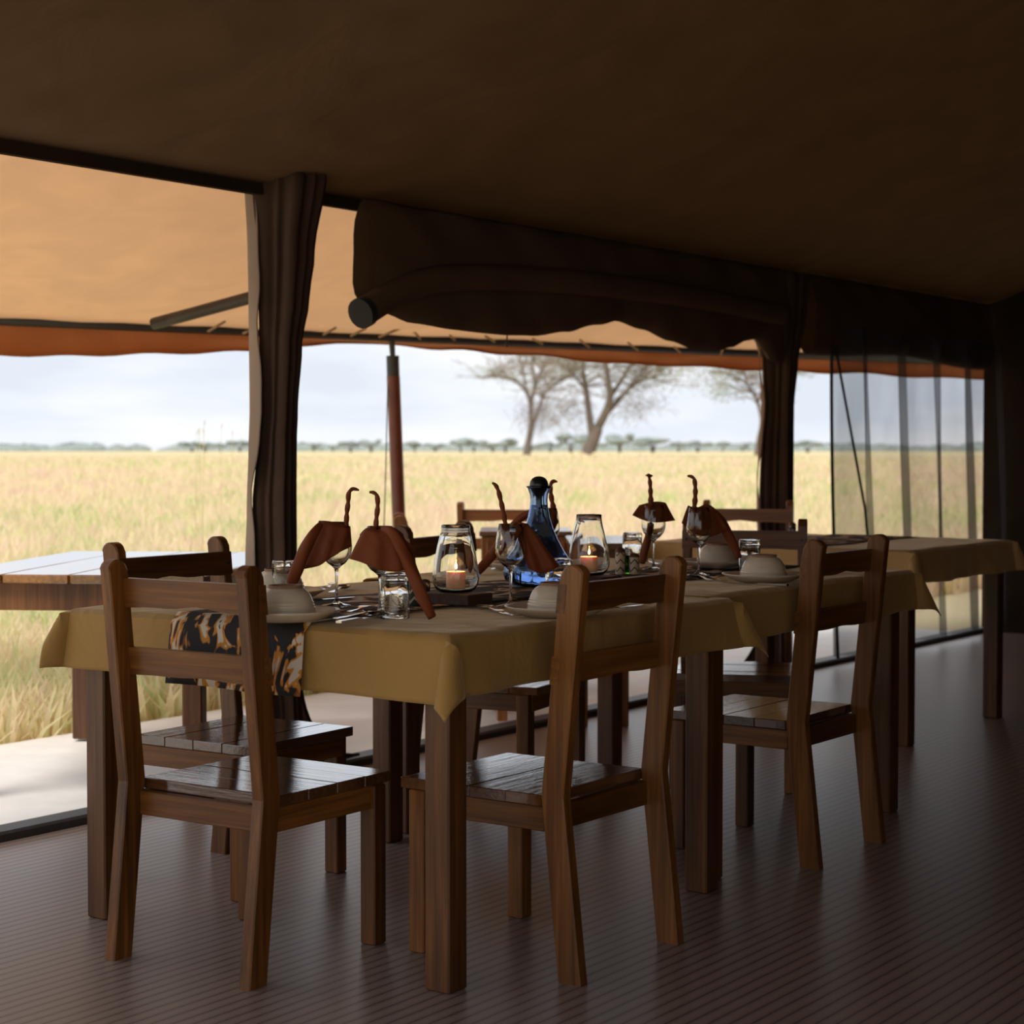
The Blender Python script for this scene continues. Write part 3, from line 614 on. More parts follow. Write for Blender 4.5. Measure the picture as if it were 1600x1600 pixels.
BO = [(0.0690, 0.0), (0.0722, 0.0005), (0.0722, 0.003), (0.0690, 0.008), (0.0675, 0.012), (0.0660, 0.019), (0.0676, 0.021), (0.0652, 0.0235), (0.0636, 0.0255), (0.0656, 0.0275), (0.0630, 0.030), (0.0616, 0.032), (0.0638, 0.034), (0.0612, 0.0365), (0.0592, 0.0435), (0.0548, 0.0525), (0.0485, 0.0600), (0.0410, 0.0652), (0.0370, 0.0672), (0, 0.0672)]
BI = [(0.0690, 0.0), (0.064, 0.02), (0.056, 0.042), (0.040, 0.058), (0, 0.062)]
BOWL = MB().lathe(BO, 48); BOWL.lathe(BI[::-1], 48); BOWLM = BOWL.mesh('bowl', 'glaze', smooth=True)
FOOT = MB().lathe([(0.0372, 0.066), (0.0378, 0.0725), (0.0368, 0.0738), (0.0325, 0.0738), (0.0315, 0.0685), (0, 0.068)], 40).mesh('foot_ring', 'bare_clay', smooth=True)
PLATE = MB().lathe([(0, 0.0), (0.070, 0.0), (0.078, 0.002), (0.095, 0.008), (0.112, 0.017), (0.1195, 0.0225), (0.1200, 0.0240), (0.1185, 0.0248), (0.1100, 0.0215), (0.094, 0.0125), (0.078, 0.0075), (0, 0.0065)], 56).mesh('dinner_plate', 'glaze', smooth=True)
def bowl_and_plate(where, s, t, z=TZ + 0.001):
    p = P(s, t, z)
    tag(link('dinner_plate', PLATE, None, p), 'cream dinner plate ' + where, 'plate', 'dinner plates on the set tables')
    b = link('soup_bowl', BOWLM, None, p + Vector((0, 0, 0.0075))); b.scale = (1, 1, 0.96); tag(b, 'cream bowl upside down ' + where, 'bowl', 'upturned soup bowls')
    link('foot_ring', FOOT, b, (0, 0, 0))['label'] = 'bare clay foot ring'
bowl_and_plate('at the end of the table beside the left foreground chair', *st(446, 969, RZ), RZ)
bowl_and_plate('at the far left corner behind the tumbler', *st(436, 936, TZ))
bowl_and_plate('behind the near chair back in the middle', *st(869, 963, TZ))
bowl_and_plate('behind the right wine glass at the far table end', *st(1122, 888, RZ), RZ + 0.003)
bowl_and_plate('nearest the right edge on the second table', *st(1193, 912, TZ), TZ + 0.006)
bowl_and_plate('hidden behind the blue carafe', 1.72, 1.03, TZ + 0.006)
wine_glass('wine glass under the leftmost napkin bird', *st(526, 947, RZ))
wine_glass('wine glass under the large napkin behind the lettered tumbler', *st(594, 961, RZ))
wine_glass('wine glass in the middle before the blue carafe', *st(798, 949, TZ), TZ + 0.001)
wine_glass('wine glass partly hidden behind the neck of the blue carafe', *st(855, 902, TZ), TZ + 0.006)
wine_glass('wine glass holding the round napkin with the T shaped head', *st(1021, 892, RZ), RZ + 0.003)
wine_glass('wine glass second from right holding the rightmost napkin', *st(1092, 901, RZ), RZ + 0.003)
tumbler('upturned tumbler at far left by the hanging napkin roll', *st(445, 938, TZ), TZ + 0.001)
tumbler('upturned tumbler with embossed band before the large napkin', *st(617, 966, TZ), TZ + 0.001)
tumbler('upturned tumbler behind the middle bowl', *st(872, 935, RZ), RZ)
tumbler('upturned tumbler behind the beaded shakers', 2.235, 0.949, TZ + 0.006)
tumbler('upturned tumbler behind the right bowl', *st(1171, 897, RZ), RZ + 0.003)

# --- candle jars
JP = [(0, 0), (0.030, 0.0), (0.040, 0.002), (0.050, 0.010), (0.0565, 0.024), (0.0580, 0.040), (0.0560, 0.060), (0.0510, 0.088), (0.0450, 0.115), (0.0395, 0.138)]
JT = [(0.0375, 0.146), (0.0352, 0.149), (0.0352, 0.152), (0.0366, 0.1535), (0.0352, 0.155), (0.0352, 0.158), (0.0366, 0.1595), (0.0352, 0.161), (0.0352, 0.166), (0.0340, 0.167), (0.0328, 0.166), (0.0330, 0.150)]
JP2 = [(0.0362, 0.152), (0.0352, 0.162), (0.0356, 0.168), (0.0345, 0.1695), (0.0332, 0.168), (0.0335, 0.152)]
JI = [(0.0372, 0.138), (0.0428, 0.115), (0.0488, 0.088), (0.0538, 0.060), (0.0558, 0.040), (0.0542, 0.025), (0.048, 0.0125), (0.038, 0.0065), (0, 0.006)]
def jar(label, s, t, z, top, text=False):
    t_ = thing('candle_jar', label, 'jar', P(s, t, z)); dsp = (lambda th, r, zz_: 0.0006 * math.sin(th * 3 + zz_ * 40) if 0.03 < zz_ < 0.14 else 0)
    MB().lathe(JP + top + JI, 56, dsp).obj('glass_body', 'clear_glass', t_, smooth=True)
    if text:
        def on(dx, z):
            r = float(np.interp(z, [q[1] for q in JP], [q[0] for q in JP])) + 0.0006; a = -math.pi / 2 + dx / r; return (r * math.cos(a), r * math.sin(a), z)
        MB().tube([on(0.006 + 0.0135 * math.cos(i * math.pi / 10), 0.127 + 0.0042 * math.sin(i * math.pi / 10)) for i in range(21)], 0.0006, 5).obj('embossed_oval', 'emboss', t_, smooth=True)
        MB().tube([on(-0.022 + 0.03 * i / 40, 0.131 + 0.0018 * math.sin(i * 1.15) + 0.001 * math.sin(i * 0.5)) for i in range(41)], 0.0006, 5).obj('embossed_script', 'emboss', t_, smooth=True)
        MB().tube([on(-0.003 + 0.018 * i / 30, 0.127 + 0.0014 * math.sin(i * 1.3)) for i in range(31)], 0.0005, 5).obj('embossed_script', 'emboss', t_, smooth=True)
        MB().tube([on(-0.010 + 0.016 * i / 24, 0.112 + 0.0012 * math.sin(i * 1.2)) for i in range(25)], 0.0005, 5).obj('embossed_script', 'emboss', t_, smooth=True)
    return t_
def candle(label, s, t, z, h):
    t_ = thing('candle', label, 'candle', P(s, t, z))
    n = 9; pr = [(0, 0), (0.0232, 0), (0.0238, 0.001), (0.0238, h - 0.002), (0.0230, h), (0.0200, h - 0.001), (0.012, h - 0.003), (0, h - 0.004)]
    MB().lathe(pr, 40, lambda th, r, zz_: 0.0006 * math.sin(2 * th) * (zz_ / h)).obj('wax_body', 'wax', t_, angle=50)
    MB().tube([(0, 0, h - 0.005), (0.0006, 0, h + 0.004), (0.0012, 0, h + 0.008)], 0.0009, 6).obj('wick', 'wick', t_)
    f = MB().lathe([(0, 0), (0.0020, 0.0015), (0.0034, 0.005), (0.0036, 0.008), (0.0026, 0.013), (0.0012, 0.018), (0, 0.022)], 16).obj('flame', 'flame', t_, smooth=True); f.location = (0.001, 0, h + 0.004)
    l = bpy.data.lights.new('candle_light', 'POINT'); l.energy = 0.26; l.color = (1.0, 0.55, 0.2); l.shadow_soft_size = 0.0008
    lo = bpy.data.objects.new('candle_light', l); COL.objects.link(lo); lo.parent = t_; lo.location = (0.001, 0, h + 0.0272)
BLK = MB().box(-0.052, 0.052, -0.076, 0.076, 0, 0.026, bev=0.002).mesh('wooden_block', 'block_wood')
def block(label, s, t, z, rz): return tag(link('wooden_block', BLK, None, P(s, t, z), rz), label, 'block', 'wooden blocks under the candle jars')
j1 = st(712, 926, RZ + 0.026); j2 = st(920, 899, RZ + 0.029)
block('dark wooden block under the lettered jar', *j1, RZ, ANG); block('dark wooden block under the plain jar', *j2, RZ + 0.003, ANG)
jo = jar('clear jar with screw thread rim and lettering holding a lit candle', *j1, RZ + 0.026, JT, True)
jar('plain clear jar with smooth rim holding a lit candle', *j2, RZ + 0.029, JP2)
candle('lit peach candle inside the lettered jar', j1[0], j1[1], RZ + 0.0325, 0.046); candle('lit peach candle inside the plain jar', j2[0], j2[1], RZ + 0.0355, 0.046)

# --- blue carafe with ball stopper
bt = thing('blue_carafe', 'blue glass carafe with black ball stopper in the middle of the table', 'carafe', P(*st(842, 916, RZ), RZ + 0.003))
CO = [(0, 0.002), (0.060, 0.0), (0.080, 0.004), (0.095, 0.018), (0.1, 0.034), (0.097, 0.050), (0.085, 0.072), (0.068, 0.098), (0.052, 0.128), (0.0385, 0.160), (0.0300, 0.190), (0.0255, 0.215), (0.0240, 0.235), (0.0255, 0.252), (0.0310, 0.268), (0.0360, 0.274)]
CI = [(0.0345, 0.2745), (0.0290, 0.268), (0.0232, 0.252), (0.0216, 0.235), (0.0231, 0.215), (0.0275, 0.190), (0.036, 0.160), (0.0495, 0.128), (0.0655, 0.098), (0.0825, 0.072), (0.0940, 0.050), (0.0965, 0.034), (0.0915, 0.020), (0.078, 0.008), (0.058, 0.005), (0, 0.007)]
MB().lathe(CO + CI, 56).obj('glass_body', 'blue_glass', bt, smooth=True)
WI = [(0, 0.0075), (0.058, 0.0055), (0.078, 0.0085), (0.0912, 0.0203), (0.0962, 0.034), (0.0937, 0.050), (0.0822, 0.072), (0.0652, 0.098), (0.0492, 0.128), (0.0357, 0.160), (0.0272, 0.190), (0.0228, 0.215), (0.0218, 0.2225), (0, 0.2225)]
MB().lathe(WI, 56).obj('water', 'water', bt, smooth=True)
stp = MB().lathe([(0, 0.210), (0.0075, 0.212), (0.0085, 0.220), (0.0085, 0.243), (0.012, 0.250), (0.021, 0.262), (0.0262, 0.274), (0.0262, 0.279), (0.0240, 0.288), (0.0185, 0.2960), (0.010, 0.3005), (0, 0.302)], 32).obj('ball_stopper', 'black_rubber', bt, smooth=True)

# --- shakers
def shaker(label, p, h, body, r=0.0148):
    t_ = thing('beaded_shaker', label, 'shaker', p)
    MB().lathe([(0, 0), (r * 0.95, 0), (r, 0.003), (r, h * 0.80), (r * 0.97, h * 0.82), (0, h * 0.82)], 28).obj('beaded_body', body, t_, angle=50)
    MB().lathe([(r * 1.01, h * 0.80), (r, h * 0.86), (r * 0.8, h * 0.94), (r * 0.4, h * 0.99), (0, h)], 28).obj('dome_top', 'bead_brown', t_, smooth=True)
def tp(px, py, z): v = onz(px, py, z); return v
shaker('taller beige beaded shaker with brown dome at left of the green glass', tp(969, 897, RZ + 0.003), 0.082, 'beadwork')
shaker('shorter beige beaded shaker with zigzag bands at right of the green glass', tp(991, 897, RZ + 0.003), 0.064, 'beadwork', 0.0155)
gg = MB().lathe([(0, 0), (0.0125, 0), (0.0135, 0.002), (0.0138, 0.054), (0.0128, 0.055), (0.0118, 0.054), (0.0115, 0.005), (0, 0.004)], 28).obj('green_glass_cup', 'green_glass', smooth=True); gg.location = tp(979, 896.5, RZ + 0.003); tag(gg, 'small green glass cup between the two beige shakers', 'cup')
shaker('black beaded shaker with cream chevrons behind the large napkin roll', tp(648, 946, RZ), 0.066, 'dark_beadwork', 0.0155)
shaker('dark beaded shaker half hidden between napkin roll and lettered jar', tp(664, 934, RZ), 0.048, 'dark_beadwork', 0.0135)
shaker('zigzag beaded shaker on the far back table at the right edge', P(4.05, 1.28, TZ + 0.0025), 0.075, 'dark_beadwork', 0.016)

# --- cutlery (lying along local +x, head at +x)
def fork_mesh():
    m = MB(); n = 14
    def zc(x): return 0.0035 + 0.010 * max(0, (x - 0.10) / 0.09) * (1 - max(0, (x - 0.10) / 0.09)) * 1.6 + (0.004 if x < 0.03 else 0) * (1 - x / 0.03)
    def wd(x): return interp([(0, 0.0085), (0.02, 0.009), (0.07, 0.0042), (0.11, 0.0030), (0.125, 0.008), (0.135, 0.0115), (0.145, 0.0118)], x)
    for i in range(n + 1):
        x = 0.145 * i / n; w = wd(x); z = zc(x); m.v += [(x, -w, z), (x, w, z), (x, w, z + 0.0018), (x, -w, z + 0.0018)]
    for i in range(n):
        a = i * 4; m.f += [(a + k, a + 4 + k, a + 4 + (k + 1) % 4, a + (k + 1) % 4) for k in range(4)]
    m.f += [(0, 1, 2, 3), (n * 4 + 3, n * 4 + 2, n * 4 + 1, n * 4)]
    for k in range(4):
        y = -0.0098 + k * 0.00653; zz_ = [zc(x) for x in (0.143, 0.165, 0.19)]
        for x0, x1, w0, w1, z0, z1 in ((0.143, 0.165, 0.0020, 0.0017, zz_[0], zz_[1]), (0.165, 0.192, 0.0017, 0.0009, zz_[1], zz_[2] + 0.002)):
            o = len(m.v); m.v += [(x0, y - w0, z0), (x0, y + w0, z0), (x0, y + w0, z0 + 0.0018), (x0, y - w0, z0 + 0.0018), (x1, y - w1, z1), (x1, y + w1, z1), (x1, y + w1, z1 + 0.0015), (x1, y - w1, z1 + 0.0015)]
            m.f += [tuple(o + q for q in f) for f in ((3, 2, 1, 0), (4, 5, 6, 7), (0, 1, 5, 4), (1, 2, 6, 5), (2, 3, 7, 6), (3, 0, 4, 7))]
    return m.mesh('fork', 'steel', angle=40)
def spoon_mesh():
    m = MB(); n = 14
    def wd(x): return interp([(0, 0.0085), (0.02, 0.009), (0.07, 0.0042), (0.125, 0.0030)], x)
    for i in range(n + 1):
        x = 0.128 * i / n; w = wd(x); z = 0.0035 + 0.006 * (x / 0.128) ** 2; m.v += [(x, -w, z), (x, w, z), (x, w, z + 0.0018), (x, -w, z + 0.0018)]
    for i in range(n):
        a = i * 4; m.f += [(a + k, a + 4 + k, a + 4 + (k + 1) % 4, a + (k + 1) % 4) for k in range(4)]
    m.f += [(0, 1, 2, 3), (n * 4 + 3, n * 4 + 2, n * 4 + 1, n * 4)]
    def top(u, v, dz):
        r = v; th = 2 * math.pi * u; egg = 1 + 0.18 * math.cos(th)
        return (0.157 + 0.034 * r * math.cos(th), 0.0205 * r * math.sin(th) * (1 - 0.15 * math.cos(th)), 0.0105 - 0.0085 * (1 - r * r) + dz)
    m.grid(lambda u, v: top(u, max(v, 0.001), 0.0015), 24, 6); m.grid(lambda u, v: top(1 - u, max(v, 0.001), 0), 24, 6)
    m.grid(lambda u, v: top(u, 1.0, 0.0015 * v), 24, 1)
    return m.mesh('spoon', 'steel', angle=50)
def knife_mesh():
    m = MB(); pr = [(0, 0.007), (0.02, 0.008), (0.09, 0.006), (0.10, 0.0085), (0.16, 0.009), (0.195, 0.006), (0.21, 0.001)]
    for i, (x, w) in enumerate(pr):
        th = 0.005 if x < 0.095 else 0.0016; m.v += [(x, -w, 0.001), (x, w, 0.001), (x, w, 0.001 + th), (x, -w, 0.001 + th)]
    for i in range(len(pr) - 1):
        a = i * 4; m.f += [(a + k, a + 4 + k, a + 4 + (k + 1) % 4, a + (k + 1) % 4) for k in range(4)]
    a = (len(pr) - 1) * 4; m.f += [(0, 1, 2, 3), (a + 3, a + 2, a + 1, a)]
    return m.mesh('knife', 'steel', angle=40)
CUT = {'fork': fork_mesh(), 'spoon': spoon_mesh(), 'knife': knife_mesh()}
def cutlery(kind, where, s0, t0, s1, t1, z):
    a = P(s0, t0, z); b = P(s1, t1, z); d = b - a
    tag(link(kind, CUT[kind], None, a, math.atan2(d.y, d.x)), 'steel ' + kind + ' ' + where, kind, 'cutlery on the set tables')
zc1, zc2 = TZ + 0.0006, TZ + 0.0056
LEN = {'fork': 0.192, 'spoon': 0.19, 'knife': 0.21}
def lay(kind, where, hx, hy, tx, ty, z):
    """head at one seen point, handle toward the other"""
    h = onz(hx, hy, z); d = (onz(tx, ty, z) - h).normalized(); a = h + d * LEN[kind]; s0, t0 = (a - C0).dot(U), (a - C0).dot(N); s1, t1 = (h - C0).dot(U), (h - C0).dot(N)
    cutlery(kind, where, s0, t0, s1, t1, z)
lay('spoon', 'lying right of the plate at the table end', 597, 959, 520, 970, RZ)
lay('knife', 'with its handle end at the cloth edge by the table end plate', 600, 962, 508, 978, RZ)
lay('fork', 'crossing behind the spoon at the table end', 580, 950, 515, 966, RZ + 0.002)
lay('fork', 'leaning beside the far left plate', 523, 914, 490, 932, zc1)
lay('spoon', 'behind the foot of the leftmost wine glass', 541, 920, 500, 934, zc1)
lay('knife', 'lying behind the leftmost wine glass on the runner', 555, 934, 500, 938, RZ)
lay('spoon', 'dark bowled, left of the middle plate', 748, 952, 792, 962, zc1)
lay('fork', 'beside the middle plate with tines toward the jar', 767, 956, 816, 968, zc1)
lay('knife', 'on the cloth right of the middle plate behind the chair back', 1005, 946, 955, 952, zc1)
lay('spoon', 'under the foot of the right wine glass', 1084, 902, 1110, 909, zc2)
lay('fork', 'left of the right plate on the second table', 1108, 904, 1138, 913, zc2)
lay('knife', 'in front of the right plate near the cloth edge', 1128, 911, 1190, 914, zc2)
lay('spoon', 'beside the far plate behind the middle glass', 786, 886, 762, 895, zc2)
lay('fork', 'in front of the plate at the far table end', 1138, 892, 1165, 888, RZ + 0.003)
lay('knife', 'left of the plate at the far table end', 1114, 879, 1085, 892, RZ + 0.003)
lay('spoon', 'behind the round napkin at the far table', 1003, 878, 1030, 884, zc2)

# --- napkin birds
def napkin(label, gs, gt, neck, top, bottom, roll, roll_r, body_off=0.0, wing=None, inner=None, body_d=0.045, neck_r=(3.9, 3.7, 3.6, 3.5, 3.2, 1.3), neck_off=0.0, roll_off=0.0, dtop=0.0):
    d = P(gs, gt).y; k = d / FPX
    t = thing('folded_napkin', label, 'napkin', P(gs, gt, TZ + 0.15), 0, 'rust napkins folded as long necked birds'); inv = Matrix.Translation(-P(gs, gt, TZ + 0.15))
    def loc(px, py, dy=0.0): return inv @ at(px, py, d + dy)
    def put(m, name, th=None):
        o = m.obj(name, 'rust_napkin', t, smooth=True)
        if th: solid(o, th)
        return o
    n = len(neck); pts = spline([loc(x, y, neck_off) for x, y in neck], 7)
    put(MB().tube(pts, [r * k for r in lerp_list(neck_r, len(pts))], 12, 2, 0.20, 230.0), 'twisted_neck')
    bo = spline([Vector((x, y, 0)) for x, y in top], 8); bb = spline([Vector((x, y, 0)) for x, y in bottom], 8); m = MB(); nu = 28; nv = 12
    def smp(c, u):
        f = u * (len(c) - 1); i = min(int(f), len(c) - 2); return c[i].lerp(c[i + 1], f - i)
    def sheet(sg):
        def fn(u, v):
            a = smp(bo, u); b = smp(bb, u); q = a.lerp(b, v); q.y += 0
            dep = body_d * (v ** 0.7) * (0.35 + 0.65 * math.sin(math.pi * (0.08 + 0.84 * u))) * (1 + 0.25 * math.sin(u * 17 + v * 2))
            return loc(q.x, q.y, body_off + sg * (dep + dtop * math.sin(math.pi * (0.06 + 0.88 * u)) ** 0.5))
        return fn
    m.grid(sheet(-1), nu, nv); m.grid(lambda u, v: sheet(1)(1 - u, v), nu, nv)
    if dtop: m.grid(lambda u, v: sheet(1)(u, 0).lerp(sheet(-1)(u, 0), v) + Vector((0, 0, 0.004 * math.sin(math.pi * v))), nu, 6)
    put(m, 'draped_body', 0.003)
    if roll:
        pts = spline([loc(x, y, roll_off + dy) for x, y, dy in roll], 7)
        put(MB().tube(pts, [r * k for r in lerp_list(roll_r, len(pts))], 14, 3, 0.10, 45.0), 'rolled_leg')
    if wing:
        wv = [loc(x, y, dy) for x, y, dy in wing]; put(MB().add(wv, [tuple(range(len(wv)))]), 'wing_tip', 0.003)
    if inner:
        pts = spline([loc(x, y, dy) for x, y, dy in inner], 6); put(MB().tube(pts, 5.0 * k, 10, 2, 0.2, 120.0), 'tucked_fold')
    return t
napkin('rust napkin bird at far left with a thick roll hanging over the tumbler', *st(526, 947, RZ), [(541, 836), (541, 822), (542, 802), (544, 785), (545, 771), (551, 764), (561, 766)],
       [(498, 817), (512, 817.5), (524, 820), (540, 823), (547, 826)], [(474, 889), (497, 884), (515, 873), (534, 861), (549, 854)], [(501, 819, -0.03), (488, 836, -0.05), (477, 858, -0.05), (466, 886, -0.04), (457, 905, -0.03), (453, 913, -0.03)], [4, 8, 9.5, 10, 9, 6], body_off=-0.006, dtop=0.034, body_d=0.02, neck_off=-0.02, roll_off=-0.02)
napkin('large rust napkin bird with a roll reaching down to the table corner', *st(594, 961, RZ), [(586, 845), (587, 830), (588, 812), (590, 794), (590, 781), (588, 773), (583, 769.5), (577, 769)],
       [(563, 838), (572, 829), (582, 828), (592, 830), (602, 825), (616, 828), (630, 838)], [(546, 873), (563, 878), (583, 886), (602, 892), (620, 893), (636, 888), (648, 878)], [(598, 826, -0.03), (613, 832, -0.055), (626, 855, -0.06), (640, 885, -0.07), (652, 912, -0.085), (663, 940, -0.10), (675, 965, -0.11)], [4, 7.5, 9, 10, 10, 9, 6.5], body_off=-0.008, dtop=0.034, body_d=0.025, neck_off=-0.02, roll_off=-0.015,
       wing=[(618, 832, 0.03), (651, 857, 0.03), (644, 867, 0.03), (620, 850, 0.03)])
napkin('rust napkin bird in the middle glass with its cloth falling over the carafe', *st(798, 949, TZ), [(793, 832), (789, 815), (786, 798), (782, 780), (779, 768), (775, 759), (769, 754)],
       [(802, 817), (812, 816), (825, 819)], [(823, 880), (829, 889), (848, 896), (868, 888), (874, 884)], None, None, body_off=0.020, body_d=0.02, inner=[(786, 823, -0.01), (789, 835, -0.012), (798, 841, -0.012), (808, 835, -0.008), (816, 818, 0.0)])
napkin('rust napkin bird behind the carafe with a long roll curving left to the table', *st(855, 902, TZ), [(866, 812), (865, 796), (862, 780), (860, 764), (861, 756), (865, 752), (871, 753)],
       [(845, 800), (854, 798), (862, 798), (869, 802)], [(845, 826), (852, 834), (861, 836), (872, 816)], [(850, 799, 0.03), (832, 800, 0.05), (815, 809, 0.06), (798, 827, 0.06), (780, 850, 0.05), (765, 873, 0.04), (746, 893, 0.02)], [4, 5.5, 6, 6.5, 7.5, 8, 6.5], body_off=0.0, body_d=0.03, neck_r=(4.5, 4, 3.6, 3.4, 3.0, 1.2))
napkin('rust napkin bird with wide round skirt and flat T shaped head', *st(1021, 892, RZ), [(1019, 815), (1018, 800), (1017, 785), (1016.5, 768), (1015.5, 752), (1014, 744)],
       [(999, 790), (1013, 786), (1027, 784), (1040, 786)], [(988, 805), (1004, 812), (1020, 816), (1038, 815.5), (1055, 813)], [(1017, 818, 0.03), (1012, 842, 0.05), (1007, 862, 0.05), (1003, 880, 0.04)], [5, 6, 6.5, 5], body_off=0.012, body_d=0.035, neck_r=(5.0, 4.6, 3.6, 3.0, 2.4), wing=[(1008.5, 743, 0.0), (1013, 740, -0.004), (1020, 743, 0.0), (1018, 745.5, 0.004), (1012, 744.5, 0.004)])
napkin('rust napkin bird at right with a stepped roll leaning to the tumbler', *st(1092, 901, RZ), [(1083, 818), (1084, 800), (1086, 782), (1086.5, 764), (1085, 750), (1081, 745), (1074, 743.5)],
       [(1075, 790), (1088, 794), (1102, 788), (1112, 791)], [(1065, 817), (1085, 834), (1112, 838), (1138, 826)], [(1108, 793, 0.04), (1126, 815, 0.06), (1140, 838, 0.06), (1148, 855, 0.05), (1154, 872, 0.04)], [5, 8, 8, 6.5, 5], body_off=0.045, body_d=0.03, neck_r=(4.6, 4.2, 3.6, 3.3, 2.8, 1.2))

# ================================================================== OUTSIDE: trees and grass
def tree(name, label, d, limbs, crowns, nleaf, group, seed):
    rnd = random.Random(seed); t = thing(name, label, 'tree', (0, 0, 0), 0, group); m = MB(); tw = MB(); lf = MB(); k = d / FPX
    for li, pts in enumerate(limbs):
        ph = rnd.uniform(-1, 1); n = len(pts)
        dy0 = 0 if li == 0 else ph * 1.5
        wp = [at(x, y, d + dy0 * i / n * 1.5) for i, (x, y, r) in enumerate(pts)]
        if li == 0: wp[0].z = ground_z(d) - 0.2
        sp = spline(wp, 5); m.tube(sp, lerp_list([p[2] * k for p in pts], len(sp)), 8)
        for _ in range(0 if li == 0 else 34):
            i = rnd.randrange(len(sp) // 3, len(sp)); q = sp[i]; ln = rnd.uniform(0.6, 2.2)
            dr = Vector((rnd.uniform(-1, 1), rnd.uniform(-1, 1), rnd.uniform(-0.15, 0.8))).normalized(); e = q + dr * ln; e2 = e + Vector((dr.x, dr.y, dr.z * 0.3)) * ln * 0.6
            tw.tube([q, e, e2], [0.035, 0.022, 0.01], 4, caps=False)
            for _ in range(3):
                dr2 = (dr + Vector((rnd.uniform(-1, 1), rnd.uniform(-1, 1), rnd.uniform(-0.5, 0.6)))).normalized(); b0 = q.lerp(e2, rnd.uniform(0.4, 1)); tw.tube([b0, b0 + dr2 * rnd.uniform(0.4, 1.0)], [0.018, 0.007], 3, caps=False)
    for (x, y, rx, ry, w, kind) in crowns:
        c = at(x, y, d); 
        for _ in range(int(nleaf * w)):
            g = Vector((rnd.gauss(0, 0.5), rnd.gauss(0, 0.5), rnd.gauss(0, 0.5))); q = c + Vector((g.x * rx * k, g.y * rx * k, g.z * ry * k)); a = Vector((rnd.uniform(-1, 1), rnd.uniform(-1, 1), rnd.uniform(-1, 1))).normalized(); b = a.orthogonal().normalized()
            if kind == 'leaf': s = rnd.uniform(0.05, 0.12); lf.add([q, q + a * s, q + a * s + b * s * 0.6, q + b * s * 0.6], [(0, 1, 2, 3)])
            else: s = rnd.uniform(0.4, 1.1); tw.add([q, q + a * s, q + a * s + b * 0.025, q + b * 0.025], [(0, 1, 2, 3)])
    m.obj('trunk', 'bark', t, smooth=True); o = tw.obj('twigs', 'twig', t); o['kind'] = 'stuff'; o = lf.obj('leaves', 'tree_leaf', t); o['kind'] = 'stuff'
T1 = [[(822, 724, 6.5), (824, 700, 5.5), (828, 680, 5), (831, 662, 4.6)], [(830, 668, 4), (829, 635, 3.2), (822, 612, 2.6), (805, 596, 2.1), (778, 588, 1.6), (750, 590, 0.9)], [(829, 640, 2.8), (835, 606, 2.2), (845, 580, 1.6), (858, 556, 1.0)], [(831, 665, 3.2), (842, 640, 2.6), (851, 615, 2), (872, 598, 1.5), (895, 588, 0.9)], [(823, 615, 2.2), (818, 585, 1.6), (812, 556, 1.0), (800, 535, 0.8)], [(836, 600, 2), (832, 570, 1.6), (838, 540, 1.0)]]
tree('acacia_tree', 'thin acacia with brown tangled twigs left of the double trunk tree', 116, T1, [(845, 648, 34, 26, 1.0, 'twig'), (770, 580, 40, 12, 0.7, 'leaf'), (830, 560, 50, 18, 0.7, 'leaf'), (880, 585, 40, 20, 0.9, 'leaf'), (800, 590, 40, 14, 0.5, 'leaf')], 420, 'large bare acacias on the plain', 3)
T2 = [[(915, 722, 14), (920, 704, 10.5), (927, 688, 9.5), (934, 668, 8.5)], [(926, 690, 6), (921, 650, 5.5), (916, 612, 4.5), (911, 578, 3.4), (914, 545, 2.5), (910, 515, 1.5)], [(933, 670, 7), (946, 645, 6.2), (953, 620, 5.2), (949, 582, 3.8), (945, 550, 2.8), (950, 515, 1.5)], [(945, 648, 5), (966, 626, 3.8), (986, 605, 2.8), (1010, 592, 2), (1040, 586, 0.9)], [(952, 622, 4), (970, 596, 3), (986, 570, 2.2), (1003, 552, 1.5), (1020, 535, 1.0)], [(916, 612, 2.6), (900, 590, 2), (880, 570, 1.4), (862, 560, 0.8)], [(986, 604, 2.0), (1010, 575, 1.5), (1040, 565, 0.9)]]
tree('acacia_tree', 'large acacia with thick forked trunk in the middle of the plain', 100, T2, [(900, 570, 50, 22, 1.1, 'leaf'), (960, 560, 60, 20, 1.4, 'leaf'), (1010, 590, 60, 24, 1.2, 'leaf'), (1040, 575, 40, 14, 0.8, 'leaf'), (990, 630, 50, 26, 0.5, 'twig'), (890, 640, 30, 30, 0.4, 'twig')], 480, 'large bare acacias on the plain', 5)
T3 = [[(1181, 722, 6), (1184, 700, 4.5), (1187, 680, 3.8)], [(1187, 680, 3.4), (1190, 655, 3), (1182, 625, 2.6), (1168, 602, 2.1), (1142, 586, 1.6), (1105, 580, 0.8)], [(1184, 630, 2.4), (1196, 596, 2), (1214, 570, 1.4)], [(1168, 602, 1.8), (1160, 575, 1.4), (1140, 560, 0.9)]]
tree('acacia_tree', 'slender acacia half hidden behind the right tent post', 105, T3, [(1120, 590, 55, 24, 1.4, 'leaf'), (1130, 612, 30, 16, 0.9, 'leaf'), (1170, 575, 45, 14, 0.8, 'leaf'), (1250, 580, 30, 12, 0.5, 'leaf'), (1080, 575, 30, 12, 0.4, 'leaf')], 420, 'large bare acacias on the plain', 8)
bs = MB(); rnd = random.Random(4)
